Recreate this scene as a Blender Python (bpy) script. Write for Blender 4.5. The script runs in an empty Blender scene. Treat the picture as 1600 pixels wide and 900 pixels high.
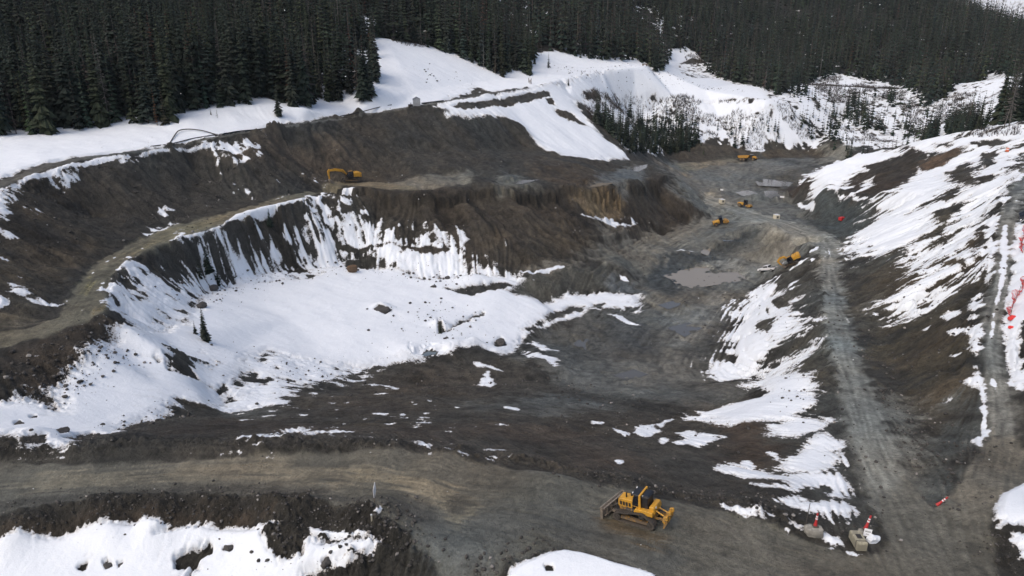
import bpy, bmesh, math, random
import numpy as np
from mathutils import Vector, Matrix
from mathutils.geometry import delaunay_2d_cdt

# ------------------------------------------------------------------ camera, world, sun, exposure
S = bpy.context.scene
COL = S.collection
CAM_H, PITCH, FOC = 37.0, math.radians(19.0), 1101.0
cam_d = bpy.data.cameras.new('camera'); cam = bpy.data.objects.new('camera', cam_d); COL.objects.link(cam)
cam.location = (0, 0, CAM_H); cam.rotation_euler = (math.pi/2 - PITCH, 0, 0)
cam_d.sensor_width = 36; cam_d.lens = 36*FOC/1600; cam_d.clip_start = 0.5; cam_d.clip_end = 9000
S.camera = cam
S.view_settings.view_transform = 'Standard'; S.view_settings.look = 'None'
S.view_settings.gamma = 1.0; S.view_settings.use_curve_mapping = False
S.view_settings.exposure = 0.10
SUN_EL, SUN_AZ = math.radians(52), math.radians(-130)      # azimuth clockwise from +Y
w = bpy.data.worlds.new('World'); S.world = w; w.use_nodes = True
nt = w.node_tree; bg = nt.nodes['Background']
sky = nt.nodes.new('ShaderNodeTexSky'); sky.sky_type = 'NISHITA'; sky.sun_disc = False
sky.sun_elevation = SUN_EL; sky.sun_rotation = SUN_AZ; sky.air_density = 1.0; sky.dust_density = 5.0; sky.ozone_density = 1.0
nt.links.new(sky.outputs[0], bg.inputs[0]); bg.inputs[1].default_value = 0.15
sun_d = bpy.data.lights.new('sun', 'SUN'); sun_d.energy = 0.5; sun_d.angle = math.radians(60); sun_d.color = (1, .985, .92)
sun = bpy.data.objects.new('sun', sun_d); COL.objects.link(sun)
sv = Vector((math.sin(SUN_AZ)*math.cos(SUN_EL), math.cos(SUN_AZ)*math.cos(SUN_EL), math.sin(SUN_EL)))
sun.rotation_euler = sv.to_track_quat('Z', 'Y').to_euler()
S.cycles.max_bounces = 5; S.cycles.diffuse_bounces = 3; S.cycles.glossy_bounces = 2; S.cycles.transparent_max_bounces = 4
S.cycles.use_adaptive_sampling = True; S.cycles.adaptive_threshold = 0.01; S.cycles.use_denoising = True

# ------------------------------------------------------------------ numpy noise
rng = np.random.default_rng(7); random.seed(7)
NT = 1024; NC = 8                                            # noise tile: NC texels per noise cell
def _tile(seed):
    r = np.random.default_rng(seed); n = NT//NC
    F = np.fft.fftshift(np.fft.fft2(r.standard_normal((n, n))))
    G = np.zeros((NT, NT), complex); o = NT//2 - n//2; G[o:o+n, o:o+n] = F
    t = np.real(np.fft.ifft2(np.fft.ifftshift(G))); t -= t.mean(); t /= t.std()
    return t.astype(np.float32)
TILES = [_tile(i) for i in range(6)]
def noise(x, y, cell, k=0, ang=0.0):                         # smooth noise, mean 0, std 1
    if ang:
        c, s = math.cos(ang), math.sin(ang); x, y = c*x - s*y, s*x + c*y
    i = (x*(NC/cell)).astype(np.int64) % NT; j = (y*(NC/cell)).astype(np.int64) % NT
    return TILES[k % 6][i, j]
def fbm(x, y, cell, octs=4, k=0, gain=.5):
    a = 1.0; out = np.zeros(np.shape(x), np.float32); n2 = 0
    for o in range(octs):
        out += a*noise(x + 37.7*o, y - 91.3*o, cell, k+o, .6 + 1.1*o); n2 += a*a; a *= gain; cell *= .47
    return out/math.sqrt(n2)
def sstep(a, b, x):
    t = np.clip((x-a)/(b-a), 0, 1); return t*t*(3-2*t)

# ------------------------------------------------------------------ camera geometry used to place surveyed points
cp, sp = math.cos(PITCH), math.sin(PITCH)
def ray(u, v):
    a = (np.asarray(u, float)-800)/FOC; b = -(np.asarray(v, float)-450)/FOC
    return a, cp + b*sp, -sp + b*cp                          # x right, y away, z up
def P(u, v, z):                                              # surveyed point of known height
    x, y, k = ray(u, v); t = (z-CAM_H)/k
    return (float(x*t), float(y*t), z)
def D(u, v, d):                                              # surveyed point of known distance
    x, y, k = ray(u, v); t = d/math.hypot(x, y)
    return (float(x*t), float(y*t), float(CAM_H + k*t))
def Q(u, d, z):                                              # bearing, distance, height
    x, y, k = ray(u, 100); t = d/math.hypot(x, y)
    return (float(x*t), float(y*t), z)
TILE = {1:(0,0), 2:(530,0), 3:(1060,0), 4:(0,300), 5:(530,300), 6:(1060,300), 7:(0,596), 8:(530,596), 9:(1060,596)}
def T(k, pts):
    ox, oy = TILE[k]; return [(ox + x*.33771, oy + y*.33771) for x, y in pts]

# ------------------------------------------------------------------ terrain survey: break lines (u, v, height) and spot heights
LINES = [
 # near haul road
 [(-300,770,0),(0,802,0),(101,783,0),(152,775,0),(304,770,0),(473,775,0),(560,785,0),(640,830,0),(760,900,-.1)],
 [(-300,700,0),(0,718,0),(270,720,0),(540,706,0),(665,710,0),(800,730,0),(935,757,0),(1070,788,0),(1229,832,0),(1330,866,0)],
 [(-300,672,.9),(0,694,1),(270,690,1),(540,690,1),(700,700,1),(800,716,1),(935,745,1),(1070,776,.9),(1160,797,.8),(1229,815,.6)],
 [(-300,830,-1.4),(0,846,-1.5),(100,831,-1.5),(230,815,-1.5),(380,820,-1.2),(480,822,-1.0)],
 [(-300,760,.5),(0,815,.6),(152,786,.7),(304,780,.8),(473,783,.7),(560,800,.4)],
 # right road: left edge, right edge
 [(1475,785,0),(1516,731,0),(1546,680,0),(1546,630,.1),(1536,590,.4),(1529,536,1.3),(1533,489,2.1),(1546,449,2.8),(1556,401,4),(1560,334,5.4),(1575,300,6.2),(1592,262,7),(1612,242,8)],
 [(1600,740,0),(1590,690,0),(1586,640,.1),(1580,600,.3),(1570,560,.9),(1570,500,2),(1578,450,2.8),(1586,400,4),(1590,350,5),(1602,310,6),(1622,270,7),(1660,245,8)],
 # road into the pit: left edge, right edge
 [(1384,846,-.3),(1374,812,-.8),(1350,748,-2),(1327,680,-3.5),(1313,596,-6.5),(1303,570,-7.5),(1290,509,-9.8),(1283,452,-12.6),(1279,418,-14.6),(1279,398,-16),(1262,382,-17.5),(1229,368,-20),(1178,347,-22.2),(1127,326,-23.6)],
 [(1458,799,-.3),(1442,778,-.8),(1411,731,-2),(1384,664,-3.6),(1354,596,-6.5),(1340,553,-8),(1327,503,-10),(1317,462,-12.3),(1310,411,-15),(1317,385,-16.5),(1300,372,-17.8),(1240,352,-20),(1180,332,-22.2),(1130,314,-23.6)],
 # toe of the right slope
 [(1330,500,-10),(1400,580,-7),(1436,650,-4.4),(1438,735,-2),(1465,785,-.6)],
 # embankment toe
 [(1085,655,-16),(1130,628,-18),(1190,606,-20.5),(1180,598,-21.5),(1112,580,-25.5),(1130,530,-26.6),(1150,500,-27),(1180,450,-27),(1196,432,-27.2),(1222,416,-26.8),(1246,402,-24.5),(1258,392,-21.5)],
 # left track far / near edges
 [(-200,600,1),(0,520,1),(50,510,1),(95,492,.8),(115,452,.5),(142,415,.3),(203,381,.1),(263,354,0),(338,337,-.2),(422,313,-.4),(473,300,-.5),(520,284,-.8)],
 [(-200,640,.8),(0,545,.8),(68,526,.7),(135,503,.5),(169,489,.3),(172,469,.2),(175,435,.1),(203,405,0),(257,381,0),(338,357,-.3),(405,330,-.5),(473,312,-.6),(510,296,-.8)],
 # bench crest
 [(510,297,-.8),(540,290,-1),(600,297,-1),(660,300,-1.5),(720,296,-2),(800,292,-3),(860,292,-4.4),(920,291,-6),(970,290,-8),(1010,283,-10),(1040,273,-11.5)],
 [(1040,273,-11.5),(1062,278,-14),(1085,298,-18.5),(1118,335,-25.4)],
 # bench toe with ledge
 [(190,500,-4.5),(240,508,-6),(290,490,-8.5),(320,455,-11.5),(350,446,-12.6),(400,432,-14),(480,412,-15),(560,418,-17),(620,428,-18),(700,431,-19),(800,437,-20),(860,425,-20.6),(940,406,-21.6),(962,388,-23),(1000,374,-24.6),(1060,350,-25.2),(1115,341,-25.6)],
 [(800,440,-20.2),(860,430,-20.8),(940,414,-21.8),(985,410,-23.5)],
 [(800,456,-23.6),(840,468,-25),(930,462,-26.3),(1000,452,-27)],
 # upper road: down-hill edge, up-hill edge
 [(-300,480,9),(-150,370,11),(0,297,12),(30,283,12),(130,252,12.5),(270,226,13),(400,206,13.5),(560,181,14.5),(648,167,16),(700,160,16.8),(750,151,17.6),(850,131,20),(935,112,23),(1010,105,24.5)],
 [(-300,460,9.2),(-150,355,11.2),(0,283,12.2),(30,271,12.2),(130,245,12.7),(270,221,13.2),(400,202,13.7),(560,178,14.7),(648,164,16.2),(700,157,17),(750,148,17.8),(850,129,20.2),(935,111,23.2)],
 # cut at the foot of the snow slope
 [(720,174,14),(800,191,9),(840,219,2),(880,241,-2.5),(975,251,-8.5),(1010,249,-12)],
 [(880,140,16),(930,190,5),(975,243,-7)],
 # far bank of the pit
 [(1045,256,-20.8),(1100,249,-21.2),(1200,248,-21.6),(1270,243,-21.2)],
 [(1045,238,-17),(1100,233,-17),(1200,231,-17.5),(1262,231,-18.2)],
 # crest of the right mound
 [(1232,293,-17.5),(1260,276,-12.5),(1300,256,-7.5),(1350,239,-3.5),(1400,231,-1.5),(1470,222,1.5),(1540,212,5),(1600,200,9),(1700,185,14)],
 [(1225,296,-22.6),(1240,318,-22.4),(1262,345,-21.5),(1300,350,-20),(1325,370,-17.5)],
]
SPOTS = [P(*q) for q in [
 (0,900,-2.6),(200,900,-2.8),(400,900,-2.4),(600,900,-1.4),(300,850,-1.9),(560,860,-.9),(860,890,.5),(940,890,.6),(1040,920,.2),(1200,880,0),(1400,880,0),(1500,860,0),
 (0,1000,-4),(300,1000,-4),(600,1000,-3),(900,1000,-.5),(1200,1000,0),(1500,1000,0),(1800,1000,1.5),(-300,1000,-4),
 (1580,800,1.4),(1600,870,.9),(1750,800,2.5),(1900,700,4),(1640,600,2.6),(1700,500,6),(1650,400,7),(1700,330,9.5),(1900,300,15),(1900,450,10),(1625,340,6.6),
 (300,300,3),(150,330,4),(60,340,7),(40,420,2.6),(300,270,6),(450,240,6.5),(600,240,4.5),(600,272,0),(700,272,-.4),(760,280,-1.2),(700,230,4.5),(780,235,1),(800,272,-1.8),(860,262,-3),(920,268,-5.4),(950,262,-7),(1000,265,-10.5),(560,280,-.6),
 # left bank and snow basin
 (0,640,-2.2),(80,606,-3),(0,600,-.4),(60,560,-.4),(150,550,-1.6),(-200,680,-1),(60,660,-2.8),(150,660,-4.6),(100,690,-1),(200,560,-5),(290,575,-7),(250,610,-7),(330,520,-10),(380,550,-13.5),(420,580,-14.5),(330,610,-11.5),(250,652,-7),(340,650,-10.5),
 (450,500,-15.6),(560,520,-17.6),(650,500,-19),(530,572,-18.5),(700,540,-20.6),(640,568,-20.4),(500,620,-15.5),(420,625,-13.5),(420,660,-7.5),(560,590,-19.4),(700,600,-21),(800,596,-22.5),(900,600,-23.4),(1000,600,-23.6),(1000,680,-10.5),(800,660,-11),(600,650,-10.5),(1080,690,-8.5),
 (1200,700,-6),(1250,745,-3),(1150,720,-6.8),(1150,660,-13),(1250,650,-7.8),(1240,800,.2),(1300,790,.1),(1340,850,.1),(1300,740,-2.2),
 # pit floor
 (1090,432,-28.2),(1000,482,-27.4),(900,540,-26),(1050,540,-27),(1060,400,-27.6),(1010,430,-27.2),(1050,375,-26.5),(1100,352,-25.6),(760,500,-21.6),(800,530,-23.6),(700,475,-20),(1150,400,-26.8),(1180,385,-26),(1150,370,-25),(1220,385,-24),
 (1060,262,-22),(1168,252,-22),(1200,290,-23),(1100,300,-24),(1100,320,-24.4),(1200,320,-22.8),(1080,290,-23.4),(960,560,-25.4),(880,505,-25.2),
 # right slope
 (1450,300,-2.5),(1400,330,-8),(1370,352,-13),(1480,260,-.5),(1500,350,-1.5),(1430,420,-6),(1420,500,-6),(1470,600,-1.8),(1380,450,-10),(1350,300,-9),(1300,300,-14),(1290,290,-11),
]] + [D(*q) for q in [
 (590,150,262),(650,145,282),(600,60,350),(690,76,370),(760,106,366),(800,122,362),(740,130,330),(870,100,420),(950,98,455),(1010,100,485),(1040,104,524),
 (950,152,402),(990,192,425),(1000,238,410),(1050,150,450),(1100,141,464),(1200,158,450),(1060,118,600),(1150,132,560),
 (1280,134,540),(1400,140,560),(1340,170,505),(1300,215,440),(1400,218,450),(1450,205,470),(1500,140,620),(1520,195,430),(1600,120,560),
 (0,213,224),(130,205,226),(200,196,228),(290,180,232),(350,170,236),(430,165,240),(480,168,240),(560,160,250),(-300,260,215),
 (1560,194,300),(1640,185,300),(1560,160,420),
 (1500,30,1300),(1600,66,1200),(1700,85,1150),(1440,0,1400),(2000,80,1100),
]] + [Q(*q) for q in [
 (0,330,37),(300,350,41),(520,350,42),(-300,330,40),(0,600,115),(300,600,112),(560,600,105),(-400,600,130),(650,600,104),(750,600,96),(900,640,82),(1000,720,72),
 (1200,760,44),(1400,760,40),(1100,1000,115),(1250,1000,112),(1400,1000,98),(1550,900,50),(1600,800,42),(1000,1500,270),(1250,1500,262),
 (700,1000,220),(400,1000,240),(0,1000,260),(-400,1000,260),
 (1400,330,-17),(1480,340,-12),(1340,340,-18),(1285,345,-20.5),(1290,375,-19.5),(1275,400,-18),(1320,380,-19),(1400,390,-19),
 (1480,1700,20),(1600,1600,15),(1800,1600,40),(1450,2400,130),(1600,2400,110),(1800,2400,140),(1450,3400,330),(1600,3400,320),(1900,3400,330),(1200,3400,330),(800,3400,340),(0,3400,340),(-600,3400,340),(2300,3400,340),(2300,1500,120),
]] + [Q(u, 20, -4) for u in range(-1000, 2700, 400)] + [Q(u, 45, -2) for u in (-1200,-800,2400,2900)] + [Q(u, 120, 8) for u in (2300,2700)] + [Q(u, 120, 4) for u in (-900,-600)]

pts = []
for L in LINES:
    W = [P(*q) for q in L]
    for a, b in zip(W[:-1], W[1:]):
        n = max(1, int(math.dist(a, b)/4.0))
        for i in range(n):
            t = i/n; pts.append(tuple(a[k]+(b[k]-a[k])*t for k in range(3)))
    pts.append(W[-1])
pts += SPOTS
keep = []; seen = {}
for p_ in pts:
    key = (round(p_[0]/.6), round(p_[1]/.6))
    if key not in seen: seen[key] = 1; keep.append(p_)
pts = np.array(keep)
dl = delaunay_2d_cdt([Vector((p_[0], p_[1])) for p_ in pts], [], [], 0, 1e-4)
vxy = np.array([(v.x, v.y) for v in dl[0]]); vzz = np.array([pts[o[0]][2] if o else 0 for o in dl[3]]); tris = [tuple(t) for t in dl[2]]

def raster(x0, y0, nx, ny, cs):
    Z = np.full((nx, ny), np.nan, np.float32)
    for t in tris:
        A, B, C_ = vxy[list(t)]; za, zb, zc = vzz[list(t)]
        i0 = max(0, int((min(A[0], B[0], C_[0])-x0)/cs)); i1 = min(nx-1, int((max(A[0], B[0], C_[0])-x0)/cs)+1)
        j0 = max(0, int((min(A[1], B[1], C_[1])-y0)/cs)); j1 = min(ny-1, int((max(A[1], B[1], C_[1])-y0)/cs)+1)
        if i1 < i0 or j1 < j0: continue
        X = (x0 + cs*np.arange(i0, i1+1))[:, None]; Y = (y0 + cs*np.arange(j0, j1+1))[None, :]
        d = (B[1]-C_[1])*(A[0]-C_[0]) + (C_[0]-B[0])*(A[1]-C_[1])
        if abs(d) < 1e-9: continue
        l1 = ((B[1]-C_[1])*(X-C_[0]) + (C_[0]-B[0])*(Y-C_[1]))/d
        l2 = ((C_[1]-A[1])*(X-C_[0]) + (A[0]-C_[0])*(Y-C_[1]))/d
        l3 = 1-l1-l2; m = (l1 >= -1e-6) & (l2 >= -1e-6) & (l3 >= -1e-6)
        sub = Z[i0:i1+1, j0:j1+1]; sub[m] = (l1*za + l2*zb + l3*zc)[m]
    bad = np.isnan(Z)
    Z[bad] = 0 if not (~bad).any() else np.nanmean(Z)
    return Z
def gauss(Z, s):
    r = int(3*s)+1; k = np.exp(-.5*(np.arange(-r, r+1)/s)**2); k /= k.sum(); k = k.astype(np.float32)
    def one(a):
        p = np.pad(a, ((r, r), (0, 0)), mode='edge'); o = np.zeros_like(a)
        for i, kk in enumerate(k): o += kk*p[i:i+a.shape[0]]
        return o
    return one(one(Z).T).T
class Grid:
    def __init__(s, x0, y0, cs, Z): s.x0, s.y0, s.cs, s.Z = x0, y0, cs, Z
    def __call__(s, x, y):
        fx = np.clip((x-s.x0)/s.cs, 0, s.Z.shape[0]-1.001); fy = np.clip((y-s.y0)/s.cs, 0, s.Z.shape[1]-1.001)
        i = fx.astype(np.int64); j = fy.astype(np.int64); a = (fx-i).astype(np.float32); b = (fy-j).astype(np.float32); Z = s.Z
        return (Z[i, j]*(1-a)+Z[i+1, j]*a)*(1-b) + (Z[i, j+1]*(1-a)+Z[i+1, j+1]*a)*b
    def near(s, x, y):
        i = np.clip(((x-s.x0)/s.cs+.5).astype(np.int64), 0, s.Z.shape[0]-1); j = np.clip(((y-s.y0)/s.cs+.5).astype(np.int64), 0, s.Z.shape[1]-1)
        return i, j
FX0, FY0, FCS, FNX, FNY = -330.0, 0.0, 0.5, 1440, 1120
_Z = raster(FX0, FY0, FNX, FNY, FCS); _Z1 = gauss(_Z, 1.5)
GF = Grid(FX0, FY0, FCS, _Z1)
GC = Grid(-3600.0, 0.0, 6.0, gauss(raster(-3600.0, 0.0, 1300, 600, 6.0), 2.2))
def Hbase(x, y):
    x = np.asarray(x, float); y = np.asarray(y, float)
    e = np.minimum(np.minimum(x-FX0, FX0+FNX*FCS-x), FY0+FNY*FCS-y)
    k = np.clip(e/40, 0, 1)
    z = GF(x, y)*k + GC(x, y)*(1-k)
    return z
HD = 20*1.004**np.arange(0, 1285)
def hit(us, vs):                                             # where the sight lines meet the bare terrain
    us = np.atleast_1d(np.asarray(us, float)); vs = np.atleast_1d(np.asarray(vs, float))
    x, y, k = ray(us, vs); h = np.hypot(x, y); x, y, k = x/h, y/h, k/h
    gap = CAM_H + k[:, None]*HD - Hbase(x[:, None]*HD, y[:, None]*HD)
    b = gap <= 0; i = np.where(b.any(1), b.argmax(1), len(HD)-1); i = np.maximum(i, 1); n = np.arange(len(us))
    g0, g1 = gap[n, i-1], gap[n, i]; t = np.where(g1 < 0, g0/np.maximum(g0-g1, 1e-6), 1.0)
    d = HD[i-1] + (HD[i]-HD[i-1])*np.clip(t, 0, 1)
    return np.stack([x*d, y*d], -1)
def ground(u, v):
    q = hit([u], [v])[0]; return float(q[0]), float(q[1]), float(Hbase(q[0], q[1]))
for u, v, r, h in [                                          # mounds and holes (radius m, height m)
                   (440,850,3.2,1.3),(600,798,2.0,.9),(560,800,2.5,.6),(610,850,3.5,.9),(540,880,3,.9),(470,870,1.6,.5),(1175,655,7,1.5),(640,555,4,1.2),(800,575,8,1.3),(735,548,5,1.4),(742,536,1.6,1.0),(700,548,4,1.0),(870,575,9,1.2),
                   (285,570,3.5,1.2),(597,484,2.4,1.3),(688,510,2,1.3),(1258,388,3,1.6),(1168,372,9,1.6),(1120,375,10,1.8),(1180,360,9,1.5),(1050,300,9,1.2),(880,262,14,2.2),(740,440,5,1.2),(1050,405,11,1.5),(320,610,4,-1),(430,570,5,1.0),(20,692,3,.7),(65,684,2.6,.9),(690,880,4,.4)]:
    gx, gy, gz = ground(u, v)
    i0, j0, n0 = int((gx-FX0)/FCS), int((gy-FY0)/FCS), int(2.6*r/FCS)+2
    a0, a1, c0, c1 = max(0, i0-n0), min(FNX, i0+n0), max(0, j0-n0), min(FNY, j0+n0)
    q = ((FX0 + FCS*np.arange(a0, a1)[:, None]-gx)**2 + (FY0 + FCS*np.arange(c0, c1)[None, :]-gy)**2)/(r*r)
    GF.Z[a0:a1, c0:c1] += (h*np.exp(-1.4*q)).astype(np.float32)

# ------------------------------------------------------------------ surveyed outlines -> world outlines
def box_index(x, y, x0, x1, y0, y1):
    if x is X and y0 > 0:                                     # the ground sheet is sorted by bearing: cut the slice first
        a = [math.atan2(p, q) for p in (x0, x1) for q in (max(y0, .1), y1)]
        i0 = max(0, int((min(a)-az[0])/(az[1]-az[0]))-1); i1 = min(NA, int((max(a)-az[0])/(az[1]-az[0]))+3); o = i0*NR; sl = slice(o, max(o, i1*NR))
        xs, ys = x[sl], y[sl]
        return np.nonzero((xs > x0) & (xs < x1) & (ys > y0) & (ys < y1))[0] + o
    return np.nonzero((x > x0) & (x < x1) & (y > y0) & (y < y1))[0]
class Poly:
    def __init__(s, uv, close=True):
        s.w = hit([p[0] for p in uv], [p[1] for p in uv])
    def sd(s, x, y, pad):
        out = np.full(x.shape, -1e3, np.float32); i, d = s.sdi(x, y, pad); out[i] = d; return out
    def sdi(s, x, y, pad):                                   # signed distance (inside > 0), only evaluated near the outline's box
        W = s.w
        idx = box_index(x, y, W[:, 0].min()-pad, W[:, 0].max()+pad, W[:, 1].min()-pad, W[:, 1].max()+pad)
        if not len(idx): return idx, np.zeros(0, np.float32)
        px = x[idx]; py = y[idx]; d2 = np.full(px.shape, 1e12); ins = np.zeros(px.shape, bool)
        for a, b in zip(W, np.roll(W, -1, 0)):
            ex, ey = b-a; L = ex*ex + ey*ey + 1e-9
            t = np.clip(((px-a[0])*ex + (py-a[1])*ey)/L, 0, 1)
            d2 = np.minimum(d2, (px-a[0]-t*ex)**2 + (py-a[1]-t*ey)**2)
            c = ((a[1] > py) != (b[1] > py)); 
            if abs(ey) > 1e-12: ins ^= c & (px < ex*(py-a[1])/ey + a[0])
        return idx, (np.where(ins, 1, -1)*np.sqrt(d2)).astype(np.float32)

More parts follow.
